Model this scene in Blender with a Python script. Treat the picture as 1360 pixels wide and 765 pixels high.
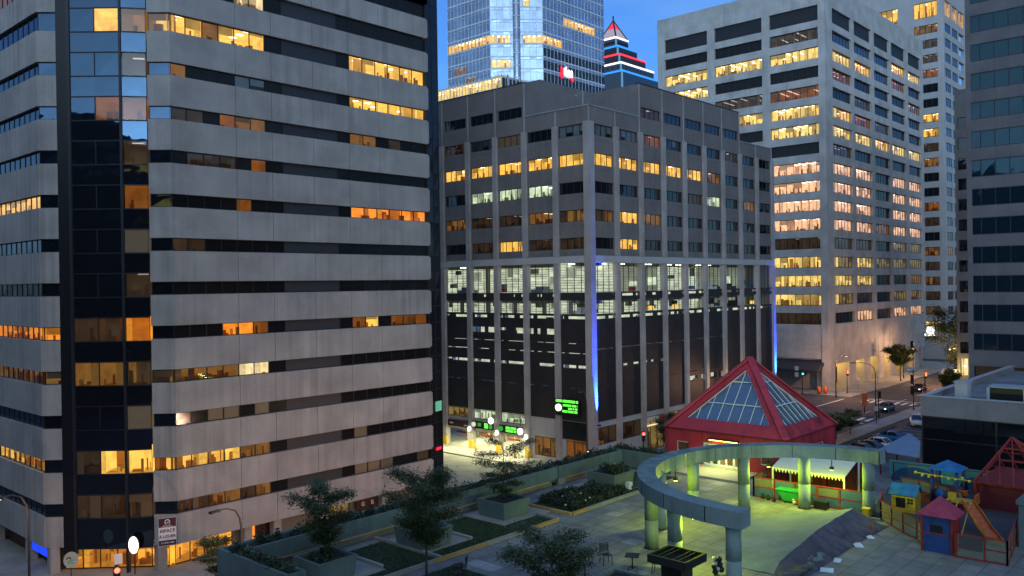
import bpy, math, random
from mathutils import Vector, Matrix
random.seed(7)
R = math.radians
S = bpy.context.scene
for o in list(bpy.data.objects): bpy.data.objects.remove(o)
COL = S.collection

# ------------------------------------------------------------------ camera
HC = 22.0
F_PX, PITCH, ROLL, YAW = 1128.53, -0.00418693, -0.01415373, 0.73952287
fw = Vector((math.cos(YAW)*math.cos(PITCH), math.sin(YAW)*math.cos(PITCH), math.sin(PITCH)))
r_ = Vector((math.sin(YAW), -math.cos(YAW), 0)); u_ = r_.cross(fw)
r2 = math.cos(ROLL)*r_ + math.sin(ROLL)*u_; u2 = -math.sin(ROLL)*r_ + math.cos(ROLL)*u_
cd = bpy.data.cameras.new('camera'); cam = bpy.data.objects.new('camera', cd); COL.objects.link(cam)
cd.sensor_width = 36; cd.lens = F_PX/1360*36; cd.clip_start = .1; cd.clip_end = 6000
cam.matrix_world = Matrix(((r2.x,u2.x,-fw.x,0),(r2.y,u2.y,-fw.y,0),(r2.z,u2.z,-fw.z,HC),(0,0,0,1)))
S.camera = cam

# ------------------------------------------------------------------ sky, sun, exposure
SUN_EL, SUN_AZ = R(6.0), R(232)          # low behind the camera's left shoulder
W = bpy.data.worlds.new('World'); S.world = W; W.use_nodes = True
nt = W.node_tree; nt.nodes.clear()
def N(t, **k):
    n = nt.nodes.new(t)
    for a, b in k.items(): setattr(n, a, b)
    return n
L = nt.links.new
sky = N('ShaderNodeTexSky', sky_type='NISHITA', sun_disc=False, sun_elevation=SUN_EL, sun_rotation=SUN_AZ, altitude=50, air_density=1.0, dust_density=1.0, ozone_density=3.0)
tint = N('ShaderNodeMix', data_type='RGBA', blend_type='MULTIPLY'); tint.inputs[0].default_value = 1
SKY_TINT = (.62, 1.0, 1.70, 1)
tint.inputs[7].default_value = SKY_TINT; L(sky.outputs[0], tint.inputs[6])
geo = N('ShaderNodeTexCoord'); mp = N('ShaderNodeMapping'); mp.inputs['Scale'].default_value = (1.6, 1.6, 4.5); L(geo.outputs['Generated'], mp.inputs[0])
cn = N('ShaderNodeTexNoise'); cn.inputs['Scale'].default_value = 1.7; cn.inputs['Detail'].default_value = 7; L(mp.outputs[0], cn.inputs['Vector'])
cr = N('ShaderNodeMapRange'); cr.inputs[1].default_value = .42; cr.inputs[2].default_value = .72; cr.inputs[3].default_value = 0; cr.inputs[4].default_value = .55; L(cn.outputs[0], cr.inputs[0])
cl = N('ShaderNodeMix', data_type='RGBA'); L(cr.outputs[0], cl.inputs[0]); L(tint.outputs[2], cl.inputs[6])
bw = N('ShaderNodeRGBToBW'); L(sky.outputs[0], bw.inputs[0])
cc = N('ShaderNodeMix', data_type='RGBA', blend_type='MULTIPLY'); cc.inputs[0].default_value = 1; L(bw.outputs[0], cc.inputs[6]); cc.inputs[7].default_value = (1.1, 1.9, 2.9, 1)
L(cc.outputs[2], cl.inputs[7])
# the western half of the sky, behind the camera, is a paler neutral overcast
sx = N('ShaderNodeVectorMath', operation='DOT_PRODUCT'); L(geo.outputs['Generated'], sx.inputs[0]); sx.inputs[1].default_value = (-.74, -.67, .25)
wr = N('ShaderNodeMapRange'); wr.inputs[1].default_value = -.1; wr.inputs[2].default_value = .55; wr.inputs[3].default_value = 0; wr.inputs[4].default_value = 1; L(sx.outputs['Value'], wr.inputs[0])
wc = N('ShaderNodeMix', data_type='RGBA'); L(wr.outputs[0], wc.inputs[0]); L(cl.outputs[2], wc.inputs[6])
wg = N('ShaderNodeMix', data_type='RGBA', blend_type='MULTIPLY'); wg.inputs[0].default_value = 1; L(bw.outputs[0], wg.inputs[6]); wg.inputs[7].default_value = (1.36, 2.02, 2.85, 1)
L(wg.outputs[2], wc.inputs[7])
# the overcast overhead is the brightest part of the dusk sky
zx = N('ShaderNodeSeparateXYZ'); L(geo.outputs['Generated'], zx.inputs[0])
zr = N('ShaderNodeMapRange', interpolation_type='SMOOTHSTEP'); zr.inputs[1].default_value = .42; zr.inputs[2].default_value = .9; zr.inputs[3].default_value = 1; zr.inputs[4].default_value = 2.7; L(zx.outputs[2], zr.inputs[0])
zs = N('ShaderNodeVectorMath', operation='SCALE'); L(wc.outputs[2], zs.inputs[0]); L(zr.outputs[0], zs.inputs['Scale'])
bg = N('ShaderNodeBackground'); bg.inputs[1].default_value = 0.15; L(zs.outputs[0], bg.inputs[0])
ow = N('ShaderNodeOutputWorld'); L(bg.outputs[0], ow.inputs[0])
sd = bpy.data.lights.new('sun', 'SUN'); sun = bpy.data.objects.new('sun', sd); COL.objects.link(sun)
sd.energy = .12; sd.angle = R(40); sd.color = (1, .93, .86)
sun.rotation_euler = Vector((-math.sin(SUN_AZ)*.8, -math.cos(SUN_AZ)*.8, -.9)).to_track_quat('-Z', 'Y').to_euler()
vs = S.view_settings; vs.view_transform = 'Standard'; vs.look = 'None'; vs.gamma = 1; vs.use_curve_mapping = False; vs.exposure = 0.2
S.render.engine = 'CYCLES'; cy = S.cycles
cy.use_denoising = True; cy.max_bounces = 6; cy.diffuse_bounces = 2; cy.glossy_bounces = 3; cy.transmission_bounces = 3; cy.transparent_max_bounces = 10
cy.sample_clamp_indirect = 3; cy.sample_clamp_direct = 0; cy.caustics_reflective = False; cy.caustics_refractive = False

# ------------------------------------------------------------------ materials
def lin(h):
    return tuple(((c/255)/12.92 if c/255 <= .04045 else ((c/255+.055)/1.055)**2.4) for c in h)
class G:
    """small node-graph writer"""
    def __init__(s, name):
        s.m = bpy.data.materials.new(name); s.m.use_nodes = True; s.t = s.m.node_tree; s.t.nodes.clear()
        s.out = s.t.nodes.new('ShaderNodeOutputMaterial')
    def n(s, t, inp=None, **k):
        x = s.t.nodes.new(t)
        for a, b in k.items(): setattr(x, a, b)
        for a, b in (inp or {}).items():
            if hasattr(b, 'is_output'): s.t.links.new(b, x.inputs[a])
            else: x.inputs[a].default_value = b
        return x
    def coord(s, scale=(1,1,1)):
        c = s.n('ShaderNodeTexCoord'); return s.n('ShaderNodeMapping', {0: c.outputs['Object'], 'Scale': scale}).outputs[0]
    def noise(s, sc, det=4, scale=(1,1,1), rough=.55):
        return s.n('ShaderNodeTexNoise', {'Vector': s.coord(scale), 'Scale': sc, 'Detail': det, 'Roughness': rough}).outputs[0]
    def rng(s, v, a, b, c, d): return s.n('ShaderNodeMapRange', {0: v, 1: a, 2: b, 3: c, 4: d}).outputs[0]
    def mul(s, col, f):
        return s.n('ShaderNodeVectorMath', {0: col, 'Scale': f}, operation='SCALE').outputs[0]
    def mix(s, f, a, b):
        return s.n('ShaderNodeMix', {0: f, 6: a, 7: b}, data_type='RGBA').outputs[2]
    def bump(s, h, st, dist=.02): return s.n('ShaderNodeBump', {'Height': h, 'Strength': st, 'Distance': dist}).outputs[0]
    def done(s, base, rough=.7, metal=0, bump=None, emit=None, es=0, ior=1.45, spec=.5, stint=None):
        p = s.n('ShaderNodeBsdfPrincipled')
        def put(k, v):
            if v is None: return
            if hasattr(v, 'is_output'): s.t.links.new(v, p.inputs[k])
            else: p.inputs[k].default_value = (*v, 1) if isinstance(v, (tuple, list)) and len(v) == 3 else v
        put('Base Color', base); put('Roughness', rough); put('Metallic', metal); put('Normal', bump); put('IOR', ior); put('Specular Tint', stint); put('Specular IOR Level', spec)
        if emit is not None: put('Emission Color', emit); put('Emission Strength', es)
        s.t.links.new(p.outputs[0], s.out.inputs[0]); return s.m
c4 = lambda c: (c[0], c[1], c[2], 1)
M = {}
def concrete(name, col, streak=.16, blotch=.22, speck=.1, rough=.85):
    g = G(name)
    a = g.rng(g.noise(.35, 5), .3, .7, 1-blotch, 1+blotch*.7)
    sk = g.n('ShaderNodeMath', {0: g.rng(g.noise(1.0, 6, (1.5, 1.5, .05)), .42, .72, 0, 1), 1: g.rng(g.noise(.11, 3), .38, .62, .1, 1)}, operation='MULTIPLY').outputs[0]
    st = g.rng(sk, 0, 1, 1, 1-streak*1.7)
    sp = g.rng(g.noise(9, 3), .3, .7, 1-speck, 1+speck)
    f = g.n('ShaderNodeMath', {0: g.n('ShaderNodeMath', {0: a, 1: st}, operation='MULTIPLY').outputs[0], 1: sp}, operation='MULTIPLY').outputs[0]
    M[name] = g.done(g.mul(col, f), rough, bump=g.bump(g.noise(14, 3), .25, .01))
def plain(name, col, rough=.6, metal=0, var=.12, scale=1.5, spec=.5):
    g = G(name); M[name] = g.done(g.mul(col, g.rng(g.noise(scale, 4), .3, .7, 1-var, 1+var)), rough, metal, spec=spec)
def glow(name, col, st, sample='AUTO'):
    g = G(name); M[name] = g.done((.02, .02, .02), .5, emit=col, es=st); M[name].cycles.emission_sampling = sample
def glow_interior(name, col, st, var=.35, sc=.8):  # indoor surfaces emit on their own, in place of light from lamps
    g = G(name); v = g.rng(g.noise(sc, 3, (1, 1, 1.6)), .3, .7, 1-var, 1+var)
    M[name] = g.done((.25*col[0], .25*col[1], .25*col[2]), .8, emit=g.mul(col, v), es=st); M[name].cycles.emission_sampling = 'NONE'

concrete('tower_concrete', (.375, .345, .325), streak=.2, blotch=.2)
concrete('pale_concrete', (.46, .44, .415), streak=.14)
concrete('office_concrete', (.43, .42, .41), streak=.1, blotch=.1)
concrete('panel_stone', (.18, .16, .152), streak=.12, blotch=.15)
concrete('pier_stone', (.36, .33, .31), streak=.1)
concrete('dark_stucco', (.125, .12, .13), streak=.12)
concrete('grey_stucco', (.20, .19, .20), streak=.12)
concrete('brick_grey', (.16, .15, .155), streak=.12)
concrete('teal_paint', (.112, .155, .15), streak=.3, blotch=.3, speck=.12)
concrete('sage_paint', (.19, .26, .245), streak=.4, blotch=.18, speck=.1)
concrete('red_paint', (.40, .03, .05), streak=.5, blotch=.2, rough=.55)
concrete('sidewalk', (.30, .28, .25), streak=0, blotch=.3)
concrete('asphalt', (.06, .057, .06), streak=0, blotch=.35, speck=.2)
concrete('apron', (.30, .29, .24), streak=0, blotch=.25)
concrete('roof_gravel', (.16, .18, .20), streak=0, blotch=.4, speck=.3)
concrete('wood_edge', (.42, .25, .09), streak=0, blotch=.35)
concrete('kerb_stone', (.27, .25, .22), streak=0, blotch=.3)
concrete('soil', (.03, .024, .02), streak=0, blotch=.4, speck=.4)
concrete('lawn_green', (.022, .038, .014), streak=0, blotch=.4, speck=.35)
concrete('tarp_blue', (.17, .205, .22), streak=.2, blotch=.35)
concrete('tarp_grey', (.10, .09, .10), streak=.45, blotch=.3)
concrete('bark', (.05, .04, .032), streak=0, blotch=.3)
plain('dark_metal', (.02, .02, .024), .45)
plain('black_panel', (.012, .012, .014), .35)
plain('slate_panel', (.036, .038, .046), .5, var=.1)
plain('screen_slat', (.030, .026, .026), .6, var=.25, scale=.5)
plain('white_metal', (.62, .66, .70), .4, var=.05)
plain('light_metal', (.35, .38, .42), .4)
plain('pole_grey', (.055, .052, .055), .55)
plain('red_frame', (0.212, 0.019, 0.016), .6, var=.28, scale=3)
plain('maroon', (.12, .012, .02), .6)
plain('pink_roof', (0.292, 0.032, 0.069), .6, var=.28, scale=3)
plain('toy_red', (0.292, 0.021, 0.016), .6, var=.28, scale=3)
plain('toy_blue', (0.011, 0.042, 0.17), .6, var=.28, scale=3)
plain('toy_sky', (0.016, 0.117, 0.318), .6, var=.28, scale=3)
plain('toy_yellow', (0.398, 0.265, 0.021), .6, var=.28, scale=3)
plain('toy_orange', (0.424, 0.095, 0.016), .6, var=.28, scale=3)
plain('toy_green', (.02, .32, .07), .4)
plain('panel_blue', (.04, .09, .19), .55)
plain('mesh_green', (.16, .19, .13), .8, var=.25)
plain('mural_teal', (.05, .25, .27), .6)
plain('canvas_white', (.62, .62, .56), .8, var=.08)
plain('canvas_blue', (0.15, 0.218, 0.313), .8, var=.1)
plain('white_paint', (.72, .70, .66), .6, var=.15)
plain('yellow_paint', (.62, .42, .04), .6, var=.2)
plain('orange_vinyl', (.75, .15, .03), .6)
plain('sign_white', (.72, .68, .68), .5, var=.04)
plain('sign_maroon', (.07, .012, .02), .5)
plain('sign_brown', (.05, .018, .01), .5)
plain('blind', (.42, .50, .56), .8, var=.12)
plain('tyre', (.012, .012, .012), .8)
plain('rubber_grey', (.05, .05, .055), .7)
plain('paper', (.6, .66, .72), .8)
plain('flower', (.7, .6, .5), .7)
for nm, c in (('car_white', (.7, .7, .68)), ('car_blue', (.03, .16, .42)), ('car_dark', (.035, .045, .06)), ('car_red', (.42, .02, .03)), ('car_grey', (.16, .18, .2))):
    plain(nm, c, .25, .1, .03)
for nm, c in (('leaf_dark', (.048, .068, .022)), ('leaf_mid', (.030, .055, .020)), ('leaf_street', (.07, .10, .03)), ('shrub', (.022, .036, .018))):
    g = G(nm); M[nm] = g.done(g.mul(c, g.rng(g.noise(2.2, 3), .3, .7, .55, 1.5)), .7)
# glass: dark opaque curtain-wall glass that mirrors the sky, and clear panes
g = G('dark_glass'); M['dark_glass'] = g.done((.006, .007, .009), .03, ior=1.75, bump=g.bump(g.noise(.55, 2), .10, .06))
g = G('dim_glass'); M['dim_glass'] = g.done((.012, .012, .013), .12, ior=1.33, bump=g.bump(g.noise(.55, 2), .08, .05))
g = G('wavy_glass'); M['wavy_glass'] = g.done((.008, .009, .012), .02, ior=2.0, stint=(.40, .68, 1.0), bump=g.bump(g.noise(.45, 2), .16, .08))
g = G('blue_glass'); M['blue_glass'] = g.done((.04, .06, .08), .06, ior=2.2, metal=.35, bump=g.bump(g.noise(.4, 2), .08, .05))
g = G('tower_glass'); M['tower_glass'] = g.done(g.mul((.40, .47, .58), g.rng(g.noise(.25, 4), .3, .7, .75, 1.2)), .12, metal=.75, bump=g.bump(g.noise(.15, 2), .05, .2))
g = G('skylight_glass'); M['skylight_glass'] = g.done((.12, .17, .23), .08, ior=2.1, metal=.45, bump=g.bump(g.noise(1.2, 2), .1, .05))
g = G('car_glass'); M['car_glass'] = g.done((.01, .012, .015), .05, ior=1.6)
g = G('clear_glass')
lw = g.n('ShaderNodeFresnel', {'IOR': 1.55})
tr = g.n('ShaderNodeBsdfTransparent', {0: (.92, .93, .93, 1)}); gl = g.n('ShaderNodeBsdfGlossy', {0: (.9, .9, .9, 1), 'Roughness': .03})
mx = g.n('ShaderNodeMixShader', {0: lw.outputs[0], 1: tr.outputs[0], 2: gl.outputs[0]}); g.t.links.new(mx.outputs[0], g.out.inputs[0]); M['clear_glass'] = g.m
# woven mesh for the playground fence
g = G('wire_mesh')
wv = g.n('ShaderNodeTexWave', {'Vector': g.coord(), 'Scale': 11}, bands_direction='Z'); wv2 = g.n('ShaderNodeTexWave', {'Vector': g.coord(), 'Scale': 9}, bands_direction='DIAGONAL')
df = g.n('ShaderNodeBsdfDiffuse', {0: (.17, .18, .13, 1)}); tr = g.n('ShaderNodeBsdfTransparent')
mm = g.n('ShaderNodeMath', {0: wv.outputs[1], 1: wv2.outputs[1]}, operation='MAXIMUM'); gt = g.rng(mm.outputs[0], .4, .8, .25, .8)
mx = g.n('ShaderNodeMixShader', {0: gt, 1: tr.outputs[0], 2: df.outputs[0]}); g.t.links.new(mx.outputs[0], g.out.inputs[0]); M['wire_mesh'] = g.m
# plaza tiles
g = G('plaza_tile'); co = g.coord()
br = g.n('ShaderNodeTexBrick', {'Vector': co, 'Scale': 1.0, 'Color1': (1, 1, 1, 1), 'Color2': (1, 1, 1, 1), 'Mortar': (.42, .42, .42, 1), 'Mortar Size': .02, 'Brick Width': .92, 'Row Height': .92, 'Bias': 0.0}, offset=0, squash=1)
fl = g.n('ShaderNodeVectorMath', {0: g.n('ShaderNodeVectorMath', {0: co, 1: (.92, .92, 50)}, operation='DIVIDE').outputs[0]}, operation='FLOOR').outputs[0]
wn = g.n('ShaderNodeTexWhiteNoise', {'Vector': fl}); t1 = g.rng(wn.outputs[0], 0, 1, .84, 1.12); t2 = g.rng(wn.outputs[0], .94, .95, 1, 1.35)
st = g.rng(g.noise(.55, 8, rough=.7), .35, .68, .62, 1.15); st2 = g.rng(g.noise(2.6, 4), .60, .75, 1, .72)
m1 = lambda a_, b_: g.n('ShaderNodeMath', {0: a_, 1: b_}, operation='MULTIPLY').outputs[0]
base = g.n('ShaderNodeMix', {0: 1.0, 6: br.outputs[0], 7: (.205, .202, .195, 1)}, data_type='RGBA', blend_type='MULTIPLY').outputs[2]
M['plaza_tile'] = g.done(g.mul(base, m1(m1(t1, t2), m1(st, st2))), .75, bump=g.bump(br.outputs[1], -.4, .01))

STY = {  # rooms with light put into their surfaces: colour, glow, lamp strength
 'A': ((1.0, .56, .10), .95, 4.5), 'a': ((1.0, .48, .11), .14, 1.6), 'O': ((1.0, .33, .03), .80, 2.5), 'o': ((1.0, .34, .05), .14, 1.0),
 'S': ((1.0, .44, .05), .85, 2.5), 'W': ((1.0, .76, .40), .9, 4.0), 'P': ((1.0, .57, .33), .90, 4.5), 'Y': ((1.0, .70, .20), .85, 4.0), 'y': ((.95, .66, .22), .17, 1.6),
 'G': ((.86, 1.0, .70), .6, 3.5), 'd': ((1.0, .62, .32), .022, .6), 'c': ((1.0, .74, .48), .05, .2), 'R': ((1.0, .40, .20), .18, 1.2)}
for k, (c, s, l) in STY.items():
    glow_interior('room_wall_'+k, c, s); glow_interior('room_ceiling_'+k, c, s*1.15, .15); glow_interior('room_floor_'+k, c, s*.35)
    glow_interior('room_curtain_'+k, c, s*.75, .25, 3); glow_interior('room_item_'+k, (c[0], c[1]*.7, c[2]*.5), s*.12)
    cl_ = tuple(.35*x+.65 for x in c); glow('room_lamp_'+k, cl_, l, 'NONE')

# ------------------------------------------------------------------ mesh builder
class MB:
    def __init__(s): s.v = []; s.f = []; s.mi = []; s.ms = []; s.sm = []; s.cur = 0; s.smooth = False
    def mat(s, name):
        if name not in s.ms: s.ms.append(name)
        s.cur = s.ms.index(name); return s
    def face(s, pts):
        b = len(s.v); s.v += [tuple(p) for p in pts]; s.f.append(tuple(range(b, b+len(pts)))); s.mi.append(s.cur); s.sm.append(s.smooth)
    def hexa(s, p):   # 8 points: bottom 4 (ccw), top 4
        b = len(s.v); s.v += [tuple(q) for q in p]
        for q in ((3,2,1,0),(4,5,6,7),(0,1,5,4),(1,2,6,5),(2,3,7,6),(3,0,4,7)):
            s.f.append(tuple(b+i for i in q)); s.mi.append(s.cur); s.sm.append(False)
    def box(s, x0, x1, y0, y1, z0, z1):
        s.hexa([(x0,y0,z0),(x1,y0,z0),(x1,y1,z0),(x0,y1,z0),(x0,y0,z1),(x1,y0,z1),(x1,y1,z1),(x0,y1,z1)])
    def bar(s, a, b, w, h=None, up=(0,0,1)):   # square bar between two points
        h = h or w; a = Vector(a); b = Vector(b); d = (b-a).normalized(); up = Vector(up)
        if abs(d.dot(up)) > .98: up = Vector((1,0,0))
        x = d.cross(up).normalized()*(w/2); y = x.cross(d).normalized()*(h/2)
        s.hexa([a-x-y, a+x-y, a+x+y, a-x+y, b-x-y, b+x-y, b+x+y, b-x+y])
    def tube(s, pts, rad, n=8, cap=True):
        pts = [Vector(p) for p in pts]; rad = rad if isinstance(rad, (list, tuple)) else [rad]*len(pts); b = len(s.v); ref = None
        for i, p in enumerate(pts):
            d = (pts[min(i+1, len(pts)-1)]-pts[max(i-1, 0)]).normalized()
            if ref is None: ref = Vector((1,0,0)) if abs(d.x) < .9 else Vector((0,1,0))
            x = (ref-d*ref.dot(d)).normalized(); y = d.cross(x); ref = x
            for k in range(n):
                t = 2*math.pi*k/n; s.v.append(tuple(p+(x*math.cos(t)+y*math.sin(t))*rad[i]))
        for i in range(len(pts)-1):
            for k in range(n):
                s.f.append((b+i*n+k, b+i*n+(k+1)%n, b+(i+1)*n+(k+1)%n, b+(i+1)*n+k)); s.mi.append(s.cur); s.sm.append(True)
        if cap:
            s.f.append(tuple(b+k for k in reversed(range(n)))); s.f.append(tuple(b+(len(pts)-1)*n+k for k in range(n))); s.mi += [s.cur]*2; s.sm += [False]*2
    def cyl(s, x, y, z0, z1, r, n=20, r1=None): s.tube([(x,y,z0),(x,y,z1)], [r, r if r1 is None else r1], n)
    def ball(s, c, r, n=8, m=6):
        c = Vector(c); r = Vector(r) if isinstance(r, (tuple, list)) else Vector((r,r,r)); b = len(s.v)
        for i in range(m+1):
            a = math.pi*i/m
            for k in range(n):
                t = 2*math.pi*k/n; s.v.append((c.x+r.x*math.sin(a)*math.cos(t), c.y+r.y*math.sin(a)*math.sin(t), c.z+r.z*math.cos(a)))
        for i in range(m):
            for k in range(n):
                s.f.append((b+i*n+k, b+(i+1)*n+k, b+(i+1)*n+(k+1)%n, b+i*n+(k+1)%n)); s.mi.append(s.cur); s.sm.append(True)
    def build(s, name, parent=None, origin=None):
        me = bpy.data.meshes.new(name); o = bpy.data.objects.new(name, me); COL.objects.link(o)
        off = Vector(origin) if origin is not None else (Vector(parent['_base']) if parent is not None and '_base' in parent else Vector((0,0,0)))
        me.from_pydata([tuple(Vector(p)-off) for p in s.v], [], s.f); me.polygons.foreach_set('material_index', s.mi); me.polygons.foreach_set('use_smooth', s.sm)
        for m in s.ms: me.materials.append(M[m])
        me.update()
        if parent is not None:
            o.parent = parent; o['_base'] = tuple(off)
            if parent.type != 'EMPTY' and '_base' in parent: pass
        else: o.location = off; o['_base'] = tuple(off)
        return o
def mb(m): return MB().mat(m)
def tag(o, label=None, cat=None, group=None, kind=None):
    for k, v in (('label', label), ('category', cat), ('group', group), ('kind', kind)):
        if v: o[k] = v
    return o
def thing(name, loc, label, cat, group=None, rz=0):
    o = bpy.data.objects.new(name, None); COL.objects.link(o); o.location = loc; o.rotation_euler.z = rz; o.empty_display_size = .3
    if rz == 0: o['_base'] = tuple(loc)
    return tag(o, label, cat, group)
def single(b, name, loc, label, cat, group=None): return tag(b.build(name, None, loc), label, cat, group)
def copy_tree(o, parent=None):
    c = o.copy(); COL.objects.link(c); c.parent = parent
    for ch in [x for x in bpy.data.objects if x.parent == o]: copy_tree(ch, c)
    return c
def structure(b, name, origin=(0,0,0)): return tag(b.build(name, None, origin), kind='structure')
def lamp(name, kind, loc, energy, col, parent=None, **k):
    d = bpy.data.lights.new(name, kind); o = bpy.data.objects.new(name, d); COL.objects.link(o); d.energy = energy; d.color = col
    o.location = loc
    for a, b in k.items():
        if a == 'dir': o.rotation_euler = Vector(b).to_track_quat('-Z', 'Y').to_euler()
        else: setattr(d, a, b)
    if parent is not None: o.parent = parent; o.location = Vector(loc)-Vector(parent['_base'])
    return o
def text_mesh(txt, size, mat, name, parent, pos, u, n, ext=.01, align='CENTER'):
    cu = bpy.data.curves.new('t', 'FONT'); cu.body = txt; cu.size = size; cu.extrude = ext; cu.offset = size*.02; cu.align_x = align; cu.align_y = 'CENTER'; cu.resolution_u = 3
    ob = bpy.data.objects.new('t', cu); COL.objects.link(ob); bpy.context.view_layer.update()
    me = bpy.data.meshes.new_from_object(ob.evaluated_get(bpy.context.evaluated_depsgraph_get())); bpy.data.objects.remove(ob)
    u = Vector(u).normalized(); n = Vector(n).normalized(); up = n.cross(u)
    mt = Matrix(((u.x,up.x,n.x,0),(u.y,up.y,n.y,0),(u.z,up.z,n.z,0),(0,0,0,1))); mt.translation = Vector(pos)-Vector(parent['_base'] if parent else (0,0,0))
    me.transform(mt); me.materials.clear(); me.materials.append(M[mat]); me.name = name
    o = bpy.data.objects.new(name, me); COL.objects.link(o); o.parent = parent; return o

class Facade:
    """origin, horizontal unit u (to the right seen from outside), outward normal n"""
    def __init__(s, o, u): s.o = Vector(o); s.u = Vector(u).normalized(); s.n = Vector((s.u.y, -s.u.x, 0))
    def p(s, a, z, d=0): return s.o + s.u*a + s.n*d + Vector((0,0,z))
    def box(s, b, a0, a1, z0, z1, d0, d1):
        P = s.p
        b.hexa([P(a0,z0,d1),P(a1,z0,d1),P(a1,z0,d0),P(a0,z0,d0),P(a0,z1,d1),P(a1,z1,d1),P(a1,z1,d0),P(a0,z1,d0)])
    def quad(s, b, a0, a1, z0, z1, d, j=0):
        r = lambda: random.uniform(-j, j)
        b.face([s.p(a0,z0,d+r()), s.p(a1,z0,d+r()), s.p(a1,z1,d+r()), s.p(a0,z1,d+r())])
    def window(s, parent, a0, a1, z0, z1, sty, panes, rec=.18, depth=3.6, glass='dark_glass', strips='short', frame='dark_metal', fw=.06, name='window', up=.28, down=.7, clutter=1.0):
        """one window: frame, mullions, panes and, when lit, the room behind them"""
        b = MB(); P = s.p; w = (a1-a0)/panes; rnd = random.random
        b.mat(frame); e = .004
        s.box(b, a0+e, a1-e, z0+e, z0+fw, -rec-.04, -rec+.05); s.box(b, a0+e, a1-e, z1-fw, z1-e, -rec-.04, -rec+.05)
        for i in range(panes+1):
            x = a0+i*w; x0 = max(a0+e, x-fw/2); x1 = min(a1-e, x+fw/2)
            s.box(b, x0, x1, z0+fw, z1-fw, -rec-.04, -rec+.045)
        if sty in 'DB':
            for i in range(panes):
                if sty == 'B' and rnd() < .85:
                    b.mat('blind'); top = z1-fw; bot = z0+fw if rnd() < .6 else z0+(z1-z0)*.4
                    s.quad(b, a0+i*w+.02, a0+(i+1)*w-.02, bot, top, -rec-.08)
                    if bot > z0+fw+.01: b.mat('black_panel'); s.quad(b, a0+i*w+.02, a0+(i+1)*w-.02, z0+fw, bot, -rec-.09)
                    b.mat('clear_glass'); s.quad(b, a0+i*w, a0+(i+1)*w, z0+.02, z1-.02, -rec, .003)
                else:
                    b.mat(glass); s.quad(b, a0+i*w, a0+(i+1)*w, z0+.02, z1-.02, -rec, .010)
            return b.build(name, parent)
        b.mat('clear_glass')
        for i in range(panes): s.quad(b, a0+i*w, a0+(i+1)*w, z0+.02, z1-.02, -rec, .003)
        d0, d1 = -rec-.06, -rec-depth; zt, zb = z1+up, z0-down; q = a0+.003, a1-.003
        b.mat('room_ceiling_'+sty); b.face([P(q[0],zt,d0),P(q[1],zt,d0),P(q[1],zt,d1),P(q[0],zt,d1)])
        b.mat('room_floor_'+sty); b.face([P(q[0],zb,d1),P(q[1],zb,d1),P(q[1],zb,d0),P(q[0],zb,d0)])
        b.mat('room_wall_'+sty); s.quad(b, q[0], q[1], zb, zt, d1)
        for x in q: b.face([P(x,zb,d0),P(x,zb,d1),P(x,zt,d1),P(x,zt,d0)])
        # things in the room
        for i in range(panes):
            x = a0+i*w
            if rnd() < .38*clutter and sty != 'c':          # a nearer partition, so panes differ in brightness
                b.mat(random.choice(['room_curtain_', 'room_floor_', 'room_floor_', 'room_ceiling_'])+sty); s.quad(b, x, x+w*random.choice((1, 1, .55)), zb, zt-.02, random.uniform(d1*.75, -rec-1.0))
            if rnd() < .16 and sty != 'c':
                b.mat('room_wall_'+sty); s.box(b, x, x+.08, zb, zt-.01, d1+.02, d0-.5)
            if rnd() < .85*clutter:
                b.mat('room_item_'+sty); h = z0+random.uniform(-.1, .55)*(z1-z0); ww = random.uniform(.3, .9)*w; dd = -rec-random.uniform(.4, depth-.7)
                s.box(b, x+.1*w, x+.1*w+ww, zb+.01, h, dd-.5, dd)
            if w > .9 and clutter > .5 and sty != 'c':
                for _ in range(3):
                    b.mat('room_item_'+sty if rnd() < .7 else 'room_floor_'+sty); ww = random.uniform(.06, .34); x2 = x+rnd()*max(.05, w-ww); dd = -rec-random.uniform(.2, 1.6); s.box(b, x2, x2+ww, zb+.012, z0+random.uniform(.08, .62)*(z1-z0), dd-.12, dd)
                if rnd() < .3: b.mat('room_floor_'+sty); s.quad(b, x+.03, x+w-.03, z1-(z1-z0)*random.uniform(.15, .6), z1+.1, -rec-.11)   # a lowered blind
            if rnd() < .35:
                b.mat('room_curtain_'+sty); ww = w*random.uniform(.12, .5); x2 = x+.03 if rnd() < .5 else x+w-.03-ww
                s.quad(b, x2, x2+ww, z0-.1, z1+.2, -rec-.14)
            if sty == 'c' and rnd() < .9:
                b.mat('room_curtain_c'); s.quad(b, x+.03, x+w-.03, z0-.05, z1+.1, -rec-.12)
            if rnd() < .3:
                b.mat('room_item_'+sty); ww = w*random.uniform(.2, .5); x2 = x+rnd()*(w-ww); s.box(b, x2, x2+ww, zb+.02, zt-.3*rnd(), d1+.03, d1+.2)
        b.mat('room_lamp_'+sty); W = a1-a0
        if sty != 'c':
            if strips == 'deep':
                k = max(1, int(W/2.0))
                for i in range(k):
                    x = a0+(i+.5)*W/k; s.box(b, x-.13, x+.13, zt-.05, zt-.01, d1+.5, d0-.5)
            elif strips == 'spots':
                k = max(1, int(W/1.5))
                for i in range(k):
                    for dd in (.9, 2.1, 3.2):
                        if rnd() < .8:
                            x = a0+(i+.5)*W/k; s.box(b, x-.28, x+.28, zt-.05, zt-.01, -rec-dd-.16, -rec-dd+.16)
            else:
                for i in range(panes):
                    if rnd() < .45:
                        x = a0+(i+.5)*w; dd = random.uniform(.7, 2.4); s.box(b, x-.42, x+.42, zt-.05, zt-.01, -rec-dd-.14, -rec-dd+.14)
        return b.build(name, parent)
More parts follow.
